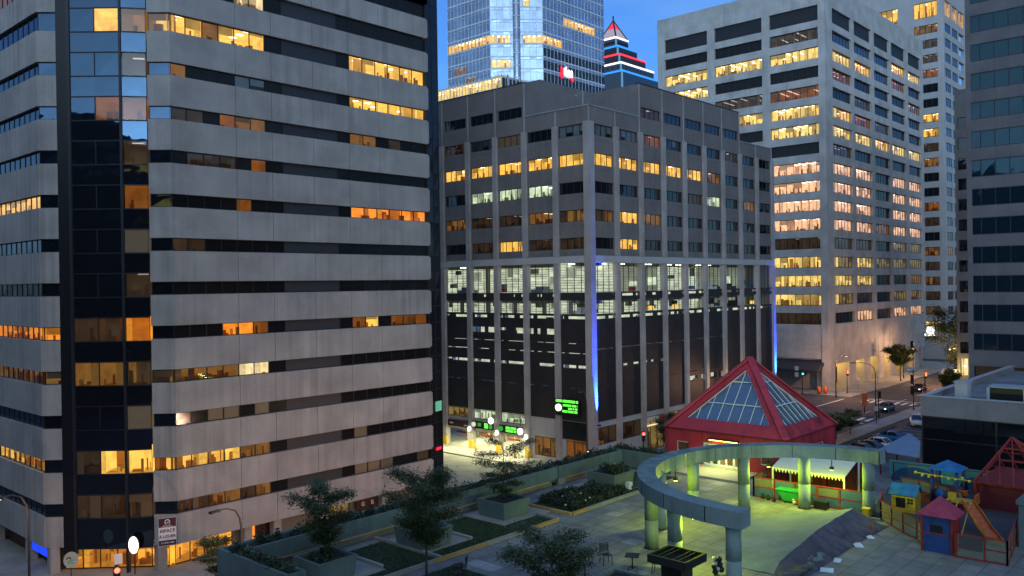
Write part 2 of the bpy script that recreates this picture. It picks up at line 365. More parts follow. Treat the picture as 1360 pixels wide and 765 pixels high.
def runs(st):
    i = 0; out = []
    while i < len(st):
        j = i
        while j < len(st) and st[j] == st[i]: j += 1
        out.append((i, j, st[i])); i = j
    return out

g = G('teal_glass'); M['teal_glass'] = g.done((.006, .016, .026), .03, ior=1.75, stint=(.5, .85, 1.0), bump=g.bump(g.noise(.4, 2), .14, .08))
plain('slat_grey', (.16, .17, .15), .7)
# ================================================================== THE GROUND
b = mb('asphalt'); b.face([(-2500,-2500,0),(2500,-2500,0),(2500,2500,0),(-2500,2500,0)]); structure(b, 'street')
def kerbed(name, x0, x1, y0, y1, h=.13, m='sidewalk'):
    b = mb(m); b.box(x0, x1, y0, y1, -.2, h); b.mat('kerb_stone'); e = .22
    b.box(x0-e, x0-.003, y0-e, y1+e, -.2, h-.01); b.box(x1+.003, x1+e, y0-e, y1+e, -.2, h-.01); b.box(x0, x1, y0-e, y0-.003, -.2, h-.01); b.box(x0, x1, y1+.003, y1+e, -.2, h-.01)
    return structure(b, name)
kerbed('sidewalk', 20.5, 67.5, 57.5, 180)
kerbed('sidewalk', 76.5, 132, 57, 180)
kerbed('sidewalk', 160, 240, 60.5, 150)
kerbed('sidewalk', 63, 150, 44.5, 47.0)
kerbed('sidewalk', 150.5, 153, 5, 47.0)
kerbed('sidewalk', 12, 62.8, 36.5, 39)
kerbed('sidewalk', 172, 420, 20, 51)
b = mb('apron'); b.face([(67.8,62,.004),(80.4,62,.004),(80.4,140,.004),(67.8,140,.004)]); structure(b, 'garage_apron')
# street markings
b = mb('white_paint')
for k in range(26): b.box(70+k*9, 73+k*9, 51.5, 51.62, .003, .007)
for k in range(7): b.box(134.2, 137.4, 48.2+k*1.35, 48.8+k*1.35, .003, .007); b.box(155, 158.2, 48.2+k*1.35, 48.8+k*1.35, .003, .007)
b.box(131.6, 132.0, 48, 57, .003, .007); b.box(159.3, 159.7, 48, 57, .003, .007); b.box(137, 157, 60.5, 60.8, .003, .007); b.box(137, 157, 46.4, 46.7, .003, .007)
structure(b, 'road_marking')
b = mb('white_paint')
for k in range(14): b.box(100+k*2.7, 100.1+k*2.7, 37.5, 42.3, .003, .007)
structure(b, 'parking_bay_marking')
b = mb('lawn_green'); b.box(100, 132, 43.2, 44.2, -.1, .10); structure(b, 'grass_verge')

# ================================================================== OFFICE TOWER ON THE LEFT
T = thing('office_tower', (42, 78, 0), 'large concrete office tower with ribbon windows and a black glass corner, filling the left', 'office tower')
zb = [4.47+3.42*k for k in range(16)]
zh = [1.03 if k < 11 else 1.45 for k in range(16)]
FM = Facade((31.10, 64.0, 0), (1, 0, 0))           # main face, runs 26.8 m to the right
FR = Facade((29.85, 65.25, 0), (1, -1, 0))         # right concrete chamfer, 1.77 m
FL = Facade((23.92, 104.0, 0), (0, -1, 0))         # left face, ends at y = 71.17
FC = Facade((23.92, 71.17, 0), (1, -1, 0))         # left concrete chamfer, 1.48 m
WM = 26.75
def band(b, z0, z1):
    for f, cuts in ((FM, [0, 5.55, 8.9, 13.1, 17.0, 20.56, WM]), (FL, [0, 8, 16, 22, 28, 32.83])):
        for i in range(len(cuts)-1):
            last = f is FM and i == len(cuts)-2
            f.box(b, cuts[i]+.02, cuts[i+1]-(.02 if not last else .0), z0, z1, -.6, 0)
    # bevelled return at the right-hand end, chamfers at the corner
    FM.box(b, WM, WM+.22, z0+.12, z1-.12, -.6, -.06)
    for f, w in ((FR, 1.768), (FC, 1.471)):
        P = f.p
        b.hexa([P(0,z0),P(w,z0),P(w,z0,-.45),P(0,z0,-.45),P(0,z1),P(w,z1),P(w,z1,-.45),P(0,z1,-.45)])
b = mb('tower_concrete')
tops = [2.12]+[zb[k]+zh[k] for k in range(15)]
for k in range(15): band(b, tops[k], zb[k])
band(b, tops[14], 59)
wall = b.build('wall', T)
b = mb('roof_gravel'); b.face([(24.4,71.2,58.6),(31.2,64.4,58.6),(57.8,64.4,58.6),(61.5,66.5,58.6),(61.5,104,58.6),(24.4,104,58.6)]); b.build('roof', T)
b = mb('panel_stone'); b.box(24, 61.5, 103.6, 104, 0, 58.6); b.box(61.3, 61.55, 66.6, 104, 0, 58.5); b.build('wall', T)
ROWS = {  # pane by pane, left group and right group
 14: ('DDDDDD', 'DDDDDD'), 13: ('DDDDDD', 'DDDDDD'), 12: ('DDDDWW', 'DDDDDD'), 11: ('AAaAAA', 'AAAAAA'), 10: ('aDDDBB', 'AAAAAA'), 9: ('ddDoaa', 'aaDdDD'),
 8: ('DdddDo', 'DDDDDD'), 7: ('DDDDoD', 'OOOOOO'), 6: ('ddDDDD', 'DDDDDD'), 5: ('DDDDDD', 'DDDDDD'), 4: ('DDDOOo', 'oADooo'),
 3: ('aaaaWW', 'DDDDDD'), 2: ('DDccDc', 'DDDDDD'), 1: ('AAAAaa', 'cDDDDD'), 0: ('ddaada', 'cccDDd')}
PL_, PR_ = 8.43/6, 9.22/6
for k in range(15):
    z0, z1 = zb[k], zb[k]+zh[k]; l, r = ROWS[k]
    for i, j, s in runs(l): FM.window(T, i*PL_, j*PL_, z0, z1, s, j-i, rec=.3, strips='spots' if k > 8 else 'short', glass='dim_glass')
    for i, j, s in runs(r): FM.window(T, 17.28+i*PR_, 17.28+j*PR_, z0, z1, s, j-i, rec=.3, strips='spots' if k > 8 else 'short', glass='dim_glass')
    b = mb('slate_panel'); FM.box(b, 10.1, 15.9, z0+.003, z1-.003, -.5, -.33); b.build('spandrel_panel', T)
    FM.window(T, 8.43, 10.1, z0, z1, 'D', 1, rec=.3, glass='dim_glass'); FM.window(T, 15.9, 17.28, z0, z1, 'D', 1, rec=.3, glass='dim_glass')
    sl = {11: 'a', 1: 'o', 3: 'd'}.get(k, 'D'); FR.window(T, .05, 1.72, z0, z1, sl, 1, rec=.2, depth=1.4, up=.1, glass='wavy_glass')
    sl = {4: 'O', 3: 'd'}.get(k, 'D'); FC.window(T, .05, 1.42, z0, z1, sl, 1, rec=.2, depth=1.2, up=.1, glass='wavy_glass')
    sl = {12: 'a', 7: 'A', 4: 'O', 3: 'a', 1: 'A', 8: 'D'}.get(k, 'D'); FL.window(T, 22.0, 32.8, z0, z1, sl, 9, rec=.3, glass='wavy_glass')
    FL.window(T, 0.1, 22.0, z0, z1, 'D', 16, rec=.3, glass='wavy_glass')
# the black glass corner bay: three planes, a pane row and a spandrel row on each floor
v0, v1, v2, v3 = (24.98, 70.12), (25.60, 69.34), (28.30, 66.42), (29.83, 65.28)
FA = Facade((*v1, 0), (v2[0]-v1[0], v2[1]-v1[1], 0)); wA = math.hypot(v2[0]-v1[0], v2[1]-v1[1])
FB = Facade((*v2, 0), (v3[0]-v2[0], v3[1]-v2[1], 0)); wB = math.hypot(v3[0]-v2[0], v3[1]-v2[1])
FD = Facade((*v0, 0), (v1[0]-v0[0], v1[1]-v0[1], 0)); wD = math.hypot(v1[0]-v0[0], v1[1]-v0[1])
b = mb('black_panel'); FD.box(b, 0, wD, 1.6, 58, -.3, 0); b.mat('dark_metal'); FA.box(b, -.12, .1, 1.6, 58, -.2, .08); FA.box(b, wA-.1, wA+.08, .1, 58, -.3, .1); b.build('corner_pilaster', T)
BAY = {11: 'DAa', 10: 'DDd', 9: 'Doo', 8: 'DDd', 7: 'DDo', 6: 'DDc', 5: 'DDd', 4: 'ddO', 3: 'aad', 2: 'DDc', 1: 'dAA', 0: 'ddd'}
for k in range(15):
    st = BAY.get(k, 'DDD'); z0, z1 = zb[k]-.15, zb[k]+1.72
    for j, (f, a0, a1) in enumerate(((FA, .1, wA/2), (FA, wA/2, wA-.1), (FB, .06, wB-.04))):
        f.window(T, a0, a1, z0, z1, st[j], 1, rec=.02, depth=2.2, glass='wavy_glass', up=-.02, down=-.02, name='bay_window')
for k in range(15):
    b = MB()
    z0, z1 = (zb[k-1]+1.72 if k else 2.0), zb[k]-.15
    for f, a0, a1 in ((FA, .1, wA/2), (FA, wA/2, wA-.1), (FB, .06, wB-.04)):
        b.mat('wavy_glass'); f.quad(b, a0, a1, z0+.03, z1-.03, -.02, .006); b.mat('dark_metal'); f.box(b, a0, a1, z0-.035, z0+.03, -.05, .03); f.box(b, a0, a1, z1-.03, z1+.035, -.05, .03)
    b.build('glass_spandrel', T)
# right-hand end: dark glass corner in two facets, wrapping back from the face
e0, e1, e2 = (57.95, 64.30), (60.2, 64.95), (61.6, 66.45)
FE = Facade((*e0, 0), (e1[0]-e0[0], e1[1]-e0[1], 0)); FF = Facade((*e1, 0), (e2[0]-e1[0], e2[1]-e1[1], 0)); wE = math.dist(e0, e1); wF = math.dist(e1, e2)
b = MB()
for f, w_ in ((FE, wE), (FF, wF)):
    for k in range(33):
        z0 = 1.1+1.71*k; b.mat('dim_glass')
        for i in range(2): f.quad(b, .03+i*w_/2, (i+1)*w_/2-.03, z0+.03, z0+1.68, 0, .012)
        b.mat('dark_metal'); f.box(b, .05, w_-.05, z0-.03, z0+.03, -.1, .03)
    for x in (.05, w_/2, w_-.05): f.box(b, x-.045, x+.045, .1, 57.6, -.1, .035)
    b.mat('black_panel'); f.box(b, 0, w_, 0, 58.2, -.3, -.12)
b.build('glass_corner', T)
# ground floor
FG = Facade((31.5, 65.4, 0), (1, 0, 0)); FGa = Facade((25.4, 71.0, 0), (1, -1, 0))
FGa.window(T, 0, 8.0, .15, 2.1, 'S', 6, rec=.05, depth=5, name='shop_window', frame='sign_brown', up=-.03, down=-.03, strips='spots')
FG.window(T, .1, 5.0, .15, 2.1, 'S', 4, rec=.05, depth=5, name='shop_window', frame='sign_brown', up=-.03, down=-.03, strips='spots')
FG.window(T, 6.0, 7.2, .15, 2.1, 'O', 1, rec=.05, depth=3, name='shop_door', frame='sign_brown', up=-.03, down=-.03)
FG.window(T, 13.5, 17.0, .5, 2.1, 'y', 4, rec=.05, depth=4, name='shop_window', up=-.03, down=-.03)
b = mb('panel_stone'); FG.box(b, 8.6, 13.4, 0, 2.12, -.4, 0); FG.box(b, 17.1, 26, 0, 2.12, -.4, 0); FG.box(b, 5.05, 5.95, 0, 2.12, -.4, 0); b.mat('sign_brown'); FG.box(b, 7.25, 8.55, 0, 2.12, -.4, -.05); b.box(25.2, 25.5, 71.2, 104, 0, 2.12); b.build('ground_wall', T)
b = mb('black_panel'); b.face([(24.3,71.3,2.13),(24.3,104,2.13),(58,104,2.13),(58,64.3,2.13),(31.3,64.3,2.13)]); b.build('soffit', T)
for x, y in ((30.4, 65.4), (37.4, 64.7), (40.2, 64.7), (45, 64.7), (52, 64.7), (57.3, 64.9), (24.5, 70.9), (24.6, 76), (24.6, 84)):
    b = mb('tower_concrete'); b.box(x-.35, x+.35, y-.35, y+.35, 0, 2.12); b.build('column', T)
# signs on the tower
s_ = thing('letting_sign', (30.3, 64.1, 2.3), 'maroon and white letting board reading ESPACE À LOUER on the tower corner', 'sign')
fs = Facade((29.72, 64.38, 0), (1, -.42, 0)); w_ = 1.36
b = mb('light_metal'); fs.box(b, 0, w_, 2.18, 4.42, 0, .1); b.build('frame', s_)
b = mb('sign_maroon'); fs.box(b, .06, w_-.06, 3.66, 4.34, .1, .12); fs.box(b, .06, w_-.06, 2.26, 2.62, .1, .12); b.build('panel', s_)
b = mb('sign_white'); fs.box(b, .06, w_-.06, 2.64, 3.64, .1, .12)
b.build('panel', s_)
c0 = fs.p(w_/2, 4.02, .125); b = mb('sign_white'); pts = [fs.p(w_/2+.17*math.cos(t), 4.03+.19*math.sin(t), .13) for t in [R(-50+28*i) for i in range(11)]]; b.tube(pts, .045, 6); b.tube([fs.p(w_/2-.06, 3.92, .13), fs.p(w_/2+.08, 4.06, .13)], .035, 6)
for k, (z, w) in enumerate(((3.79, .28), (3.72, .38))):
    for i in range(7): fs.box(b, w_/2-w+i*w*2/7, w_/2-w+(i+.7)*w*2/7, z-.018, z+.018, .12, .128)
b.build('emblem', s_)
text_mesh('ESPACE', .33, 'sign_maroon', 'lettering', s_, fs.p(w_/2, 3.36, .125), fs.u, fs.n)
text_mesh('À LOUER', .29, 'sign_maroon', 'lettering', s_, fs.p(w_/2, 2.93, .125), fs.u, fs.n)
text_mesh('514-845-1080', .17, 'sign_white', 'lettering', s_, fs.p(w_/2, 2.44, .125), fs.u, fs.n)
def disc(b, c, u, r, rz, t, n=28):
    u = Vector(u).normalized(); nn = Vector((u.y, -u.x, 0)); c = Vector(c)
    A = [c+u*(r*math.cos(2*math.pi*i/n))+Vector((0,0,rz*math.sin(2*math.pi*i/n)))+nn*t for i in range(n)]; B = [p-nn*2*t for p in A]
    b.face(A); b.face(list(reversed(B)))
    for i in range(n): b.face([A[i], B[i], B[(i+1)%n], A[(i+1)%n]])
s_ = thing('clinic_sign', (24.2, 66.6, 0), 'round white disc sign with a red and green squiggle by the tower corner', 'sign')
glow('sign_face_dim', (.8, .8, .74), .18); glow('sign_face_lit', (1, .97, .85), 2.2); glow('neon_blue', (.012, .06, 1.0), .9); glow('led_green', (.12, 1.0, .06), 1.6); glow('led_green_dim', (.05, .6, .05), .5); glow('globe_white', (1, 1, .86), 2.2); glow('sig_red', (1, .06, .03), 6); glow('sig_amber', (1, .32, .05), 2.0); glow('sig_green', (.1, 1, .6), 3); glow('ped_white', (.8, .9, 1), 3); glow('lamp_lens', (1, .75, .4), 6)
us = Vector((.93, -.37, 0))
b = mb('sign_face_dim'); disc(b, (24.2, 66.6, 2.1), us, .50, .58, .06); b.build('face', s_)
fz = Facade((24.2, 66.6, 0), us); b = mb('toy_red'); b.tube([fz.p(-.3+.1*i, 2.2+.12*math.sin(i*1.1), .08) for i in range(4)], .05, 6); b.mat('toy_green'); b.tube([fz.p(-.2+.1*i, 2.05-.05*math.cos(i), .08) for i in range(5)], .03, 6); b.tube([fz.p(-.2+.1*i, 1.88, .08) for i in range(5)], .025, 6); b.build('emblem', s_)
b = mb('pole_grey'); b.tube([(24.2+.05, 66.7, .1), (24.25, 66.75, 1.6)], .05); b.build('pole', s_)
s_ = thing('blade_sign', (28.4, 65.6, 0), 'bright white oval sign lit from inside above the orange shop window', 'sign')
b = mb('sign_face_lit'); disc(b, (28.4, 65.6, 2.4), (.5, -.86, 0), .42, .66, .07); b.build('face', s_)
b = mb('dark_metal'); disc(b, (28.42, 65.62, 2.4), (.5, -.86, 0), .46, .70, .05); b.tube([(28.5, 65.7, .1), (28.5, 65.7, 1.8)], .045); b.build('bracket', s_)
b = mb('neon_blue')
for i in range(2): b.box(24.35, 24.5, 71.9+i*1.75, 73.4+i*1.75, 1.15, 1.75)
b.mat('black_panel'); b.box(24.52, 24.6, 71.7, 75.4, 1.0, 1.9)
single(b, 'shop_sign', (24.45, 73.5, 1), 'glowing blue strip sign under the tower on the side street', 'sign')
s_ = thing('wall_sign', (50.3, 64.9, .8), 'brown wall board with white letters G and B under the tower', 'sign')
b = mb('sign_brown'); b.box(49.0, 51.8, 64.95, 65.05, .75, 2.05); b.build('panel', s_)
for t_, x in (('G', 49.8), ('B', 50.9)): text_mesh(t_, .55, 'sign_white', 'lettering', s_, (x, 64.94, 1.35), (1,0,0), (0,-1,0), .02)

# ================================================================== PARKING AND OFFICE BLOCK IN THE MIDDLE
K = thing('office_block', (104, 85, 0), 'brown stone office block above a slatted parking garage, lit blue at its corner', 'office building')
XL, YR = 80.5, 60.84
KL = Facade((XL, YR+8*5.05, 0), (0, -1, 0)); KR = Facade((XL, YR, 0), (1, 0, 0))
NB, PLW = 8, 5.05; NR = 9; PRW = 48.1/9
xr = [i*PRW for i in range(NR+1)]; xl = [i*PLW for i in range(NB+1)]
rowz = [(26.15, 27.5), (29.45, 30.85), (32.8, 34.2), (36.15, 37.6), (39.7, 41.05)]; pent = (43.15, 44.45)
b = mb('panel_stone')
def walls(f, xs, x_from, x_to, rows, ztop, zbot=25.3):
    zs = [zbot]+[z for r in rows for z in r]+[ztop]
    for i in range(len(xs)-1):
        if xs[i] < x_from-.1 or xs[i+1] > x_to+.1: continue
        for j in range(0, len(zs), 2): f.box(b, xs[i]+.01, xs[i+1]-.01, zs[j], zs[j+1], -.5, 0)
        for r in rows: f.box(b, xs[i]+.01, xs[i]+.42, r[0], r[1], -.5, 0); f.box(b, xs[i+1]-.42, xs[i+1]-.01, r[0], r[1], -.5, 0)
walls(KR, xr, 0, 48.2, rowz, 43.1); walls(KL, xl, 0, 41, rowz, 43.1)
walls(KR, xr, xr[2], xr[7], [pent], 47.4, 43.12); walls(KL, xl, 0, xl[6], [pent], 47.4, 43.12)
# penthouse returns on the notch and end
b.box(XL+xr[2]+.02, XL+xr[2]+.4, YR+.5, YR+10.4, 43.12, 47.38); b.box(XL+.5, XL+xr[2], YR+10.1, YR+10.5, 43.12, 47.38); b.box(XL+xr[7]-.4, XL+xr[7]-.02, YR+.5, YR+40, 43.12, 47.38)
b.box(XL+48.1-.4, XL+48.09, YR+.5, YR+40, 0, 43.1)
# rows of small vent bricks under the windows
b.mat('brick_grey')
for f, xs in ((KL, xl), (KR, xr)):
    for i in range(len(xs)-1):
        for r in rowz:
            for q in range(3):
                x = xs[i]+.8+q*1.35; f.box(b, x, x+.75, r[0]-.62, r[0]-.38, -.02, .025)
b.build('wall', K)
b = mb('roof_gravel'); b.box(XL+.3, XL+48, YR+.3, YR+40, 42.6, 42.75); b.box(XL+xr[2]+.3, XL+xr[7]-.3, YR+.3, YR+40, 46.9, 47.05); b.box(XL+.3, XL+xr[2]+.5, YR+10.4, YR+40, 46.9, 47.05); b.build('roof', K)
b = mb('light_metal'); KR.box(b, -.06, xr[2], 43.1, 43.2, -.6, .1); KL.box(b, xl[6], xl[8]+.1, 43.1, 43.2, -.6, .1); KR.box(b, xr[7], 48.2, 43.1, 43.18, -.6, .1); b.mat('dark_metal'); KR.box(b, xr[2]-.05, xr[7], 47.4, 47.48, -.6, .08); KL.box(b, 0, xl[6], 47.4, 47.48, -.6, .08); b.build('coping', K)
b = mb('panel_stone'); b.box(92, 112, 78, 95, 47.05, 51.0); b.mat('light_metal'); b.box(95, 98, 74, 77, 47.05, 48.6); b.tube([(82.5, 75.5, 47.1), (82.5, 75.5, 49.6)], .12); b.tube([(83.1, 75.2, 47.1), (83.1, 75.2, 48.9)], .09); b.tube([(91.6, 68, 43), (91.6, 68, 47.9)], .05); b.tube([(90.8, 69.5, 43), (90.8, 69.5, 47.8)], .05); b.build('roof_plant', K)
# piers
for f, xs in ((KL, xl), (KR, xr)):
    for i, x in enumerate(xs):
        if f is KL and i == NB: continue
        w = .36; b = mb('pier_stone')
        if f is KR and i == 0: b.box(XL-.36, XL+.62, YR-.36, YR+.62, 0, 41.2)
        else:
            f.box(b, x-w, x+w, 0, 24.45, -.4, .34); f.box(b, x-w, x+w, 25.35, 41.15, -.4, .34)
        b.build('pier', K)
        b = mb('pier_stone'); f.box(b, x-.09, x+.09, 41.2, 43.08 if not (f is KR and 2 <= i <= 7 or f is KL and i <= 6) else 47.3, -.02, .05); b.build('joint_rib', K)
b = mb('office_concrete'); KR.box(b, .64, 48.1, 24.48, 25.3, -.3, .40); KL.box(b, 0, xl[8]-.64, 24.48, 25.3, -.3, .40); b.build('belt_course', K)
# office windows
LW = {4: 'BDcBdDDD', 3: 'AAAAAAAA', 2: 'DGGGDDDD', 1: 'daddaDDD', 0: 'ddAdDDDD', 5: 'xxDDDDDD'}
RW = {4: 'BBRBDDdDD', 3: 'AAAAAaDDD', 2: 'DDDDdGDaB', 1: 'aAaDDDDDD', 0: 'DADDDDDDD', 5: 'xxdDDDDxx'}
for r in range(6):
    z0, z1 = rowz[r] if r < 5 else pent
    for j in range(6):
        s = LW[r][j]
        if s != 'x': i = NB-1-j; KL.window(K, xl[i]+.44, xl[i+1]-.44, z0, z1, s, 4, rec=.22, strips='spots', up=.12)
    for i in range(NR):
        s = RW[r][i]
        if s != 'x': KR.window(K, xr[i]+.44, xr[i+1]-.44, z0, z1, s, 4, rec=.22, strips='spots', up=.12)
# the garage: decks, slatted back wall with light put into it, rails, slatted screens
glow_interior('deck_wall', (.86, .95, .70), .52, .35, .9); glow_interior('deck_slat', (.86, .95, .70), .19, .3, .9); glow_interior('deck_dim', (.86, .92, .66), .10, .3, .5); glow_interior('deck_ceiling', (.75, .82, .62), .13, .2); glow('deck_lamp', (1, 1, .86), 3.2, 'NONE')  # deck surfaces emit in place of lamplight; some bays use the dimmer copy
def bay_open(f, a0, a1, z0, z1, wallm, lamps=1, muls=4, depth=4.5, stuff=True):
    b = MB(); P = f.p
    g0, g1 = a0-.37, a1+.37                          # the decks run on behind the piers
    b.mat(wallm); f.quad(b, g0, g1, z0-.2, z1+.1, -depth)
    b.mat('deck_ceiling'); b.face([P(g0,z1+.1,-.1),P(g1,z1+.1,-.1),P(g1,z1+.1,-depth),P(g0,z1+.1,-depth)]); b.face([P(g0,z0-.2,-depth),P(g1,z0-.2,-depth),P(g1,z0-.2,-.1),P(g0,z0-.2,-.1)])
    b.mat('slat_grey'); f.box(b, g0, g1, z1-.35, z1+.08, -2.3, -2.0)
    if random.random() < .5: f.box(b, g0, g0+.4, z0-.15, z1+.08, -3.4, -3.0)
    for _ in range(random.choice((0, 0, 0, 1))):     # cars on the deck show over the rail
        x = random.uniform(g0, g1-1.9); b.mat(random.choice(['car_dark', 'car_grey', 'car_white', 'black_panel', 'car_red'])); f.box(b, x, x+1.75, z0-.19, z0+.35, -2.9, -.6); f.box(b, x+.15, x+1.6, z0+.352, z0+.75, -2.4, -1.3)
    b.mat('deck_slat')
    zz = z0
    while zz < z1:                                   # horizontal slats on the back wall
        f.box(b, g0, g1, zz, zz+random.uniform(.06,.16), -depth+.02, -depth+.06); zz += random.uniform(.24, .40)
    if stuff:
        for _ in range(random.randint(1, 3)):
            x = random.uniform(a0, a1-1); w = random.uniform(.12, 1.6); h0 = random.uniform(z0, z1-.6); b.mat(random.choice(['slat_grey', 'slate_panel', 'deck_dim', 'deck_slat', 'room_wall_G'])); f.box(b, x, min(a1, x+w), h0, min(z1, h0+random.uniform(.3, 1.4)), -depth+.3, -depth+.8)
        if random.random() < .4: b.mat(random.choice(['toy_red', 'room_wall_A', 'toy_sky'])); x = random.uniform(a0, a1-.9); f.box(b, x, x+.8, z0, z0+.5, -3, -2.4)
    b.mat('deck_lamp')
    for _ in range(lamps): x = random.uniform(a0+.6, a1-.6); dd = random.uniform(1, 2.6); f.box(b, x-.42, x+.42, z1-.12, z1-.02, -dd-.18, -dd+.18)
    b.mat('dark_metal')
    for i in range(1, muls): x = a0+(a1-a0)*i/muls; f.box(b, x-.024, x+.024, z0, z1, -.14, -.06)
    return b
def screen(f, a0, a1, z0, z1):
    b = mb('screen_slat'); n = max(1, int((z1-z0)/.17)); h = (z1-z0)/n
    for i in range(n): f.box(b, a0, a1, z0+i*h+.012, z0+(i+1)*h-.012, -.14, -.04-.03*(i % 2))
    b.mat('black_panel'); f.box(b, a0, a1, z0, z1, -.20, -.15); return b
for f, xs, side in ((KL, xl, 0), (KR, xr, 1)):
    for i in range(len(xs)-1):
        a0, a1 = xs[i]+.37, xs[i+1]-.37
        j = NB-1-i if side == 0 else i
        if side == 0 and j > 5: continue
        far = side == 1 and j >= 6
        bay_open(f, a0, a1, 20.95, 24.45, 'deck_dim' if far or (side == 1 and j in (1, 2, 3)) and random.random() < .5 else 'deck_wall', 2 if not far else 0).build('deck_opening', K)
        bay_open(f, a0, a1, 18.35, 19.9, 'deck_wall' if not far else 'deck_dim', 0).build('deck_opening', K)
        # rail between the two decks, with a broken strip of light in it
        b = mb('screen_slat'); f.box(b, a0, a1, 19.92, 20.42, -.16, -.04); f.box(b, a0, a1, 20.72, 20.93, -.16, -.04)
        x = a0
        solid = (side == 0 and j == 0)
        while x < a1:
            w = random.uniform(.15, .9)
            if solid or random.random() < .62: f.box(b, x, min(a1, x+w), 20.42, 20.72, -.16, -.05)
            x += w
        b.mat('deck_wall' if not far else 'deck_dim'); f.box(b, a0, a1, 20.3, 20.75, -1.2, -1.1); b.build('deck_rail', K)
        slots = [(17.72, 18.05)]
        if side == 0 and 1 <= j <= 3: slots += [(15.75, 16.45)]
        if side == 0: slots += [(11.75, 12.15)]
        if side == 1 and j in (1, 2): slots += [(11.6, 12.0)]
        if side == 1 and j in (4, 5): slots += [(8.2, 9.0)]
        if side == 0: slots += [(13.5, 13.62), (9.3, 9.42), (14.7, 14.78)]
        slots += [(14.0, 14.1), (9.6, 9.7)] if side == 1 and not far else []
        slots.sort(); z = 5.4
        for s0, s1 in slots+[(18.33, 99)]:
            if s0-z > .05:
                t = screen(f, a0, a1, z, min(s0, 18.33)); t.build('slat_screen', K)
            if s1 < 50:
                bb = MB(); bb.mat('deck_wall'); f.quad(bb, a0, a1, s0-.1, s1+.1, -1.6); bb.mat('screen_slat'); x = a0; cov = .55 if s0 < 10 else .38 if s0 < 17 else .25
                while x < a1:
                    w = random.uniform(.08, 1.1)
                    if random.random() < cov: f.box(bb, x, min(a1, x+w), s0, s1 if random.random() < .7 else s0+(s1-s0)*.5, -.16, -.05)
                    x += w
                bb.build('slot_opening', K); z = s1
# ground storey, left face: clerestory, beam, drive-through bays; corner: shop fronts
plain('garage_wall', (.60, .56, .40), .7, var=.35, scale=.6); plain('garage_floor', (.42, .41, .33), .7, var=.25)
for j in range(6):
    i = NB-1-j; a0, a1 = xl[i]+.37, xl[i+1]-.37; P = KL.p
    if j >= 2:
        KL.window(K, a0, a1, 4.15, 5.36, 'G' if j != 4 else 'y', 4, rec=.1, depth=3, name='clerestory_window', up=.02, down=.0)
        b = mb('office_concrete'); KL.box(b, a0, a1, 2.45, 4.13, -.5, -.1); b.build('beam', K)
        b = mb('garage_wall'); KL.quad(b, a0-.37, a1+.37, 0, 2.6, -12)
        b.mat('deck_dim'); KL.box(b, a0+.5, a0+2.2, .2, 2.5, -11.9, -11.5); b.mat('slat_grey'); KL.box(b, a1-.1, a1+.4, .2, 2.54, -6.5, -6.0); KL.box(b, a0-.37, a1+.37, 2.1, 2.54, -5.6, -5.2); b.mat('white_paint'); KL.box(b, a0+1.2, a1, .2, .9, -9.6, -9.4); b.mat('red_frame'); KL.box(b, a0+1.6, a1, .95, 1.15, -9.6, -9.4); b.mat('garage_wall')
        b.mat('garage_floor'); b.face([P(a0-.37,.15,-12),P(a1+.37,.15,-12),P(a1+.37,.15,0),P(a0-.37,.15,0)]); b.mat('deck_ceiling'); b.face([P(a0-.37,2.55,-.5),P(a1+.37,2.55,-.5),P(a1+.37,2.55,-12),P(a0-.37,2.55,-12)])
        b.mat('yellow_paint'); KL.box(b, a0+1.0, a0+1.25, .16, 1.5, -7, -6.8); KL.box(b, a0+2.6, a0+2.9, .16, 1.7, -9, -8.7); b.mat('red_frame'); KL.box(b, a0+1.4, a1-.3, .7, .95, -5.1, -5); b.mat('white_paint'); KL.box(b, a0+.2, a0+.9, .16, 1.9, -4, -3.4); b.mat('deck_lamp'); KL.box(b, a0+1.6, a0+2.9, 2.45, 2.52, -4.4, -4); b.build('garage_bay', K)
        b = mb('yellow_paint'); KL.box(b, xl[i+1]-.375, xl[i+1]+.375, .1, 1.3, 0, .355); b.build('pier_guard', K)
    else:
        b = mb('office_concrete'); KL.box(b, a0, a1, 3.0, 5.36, -.4, -.12) if j == 1 else None
        KL.box(b, a0, a0+.6, 0, 3.0, -.4, -.1); KL.box(b, a0+.6, a1, .1, .6, -.4, -.1)
        b.build('shop_wall', K)
        KL.window(K, a0+.62, a1-.02, .62, 2.95, 'a' if j == 1 else 'o', 3, rec=.15, depth=2.5, name='shop_window', up=-.02, down=-.02)
        if j == 0: KL.window(K, a0, a1, 3.1, 5.3, 'D', 2, rec=.15, name='shop_window')
for i in range(NR):
    a0, a1 = xr[i]+.37, xr[i+1]-.37
    b = mb('office_concrete'); KR.box(b, a0, a1, 0, 2.6 if i < 2 else .4, -.4, -.1); KR.box(b, a0, a1, 4.7, 5.36, -.4, -.1); b.build('shop_wall', K)
    KR.window(K, a0, a1, 2.62 if i < 2 else .42, 4.68, {2: 'y', 3: 'y', 1: 'd'}.get(i, 'd'), 3, rec=.2, depth=3, name='shop_window', up=-.02, down=-.02)
for k in range(3): lamp('garage_light', 'AREA', (XL-1.5, YR+12+5.05*k, 3.4), 430, (1, .97, .55), shape='RECTANGLE', size=3.5, size_y=1.6, dir=(-.55, 0, -1)); lamp('garage_light', 'AREA', (XL+4.5, YR+12.6+5.05*k, 2.4), 330, (1, .97, .60), shape='RECTANGLE', size=6, size_y=1.2, dir=(0, 0, -1))
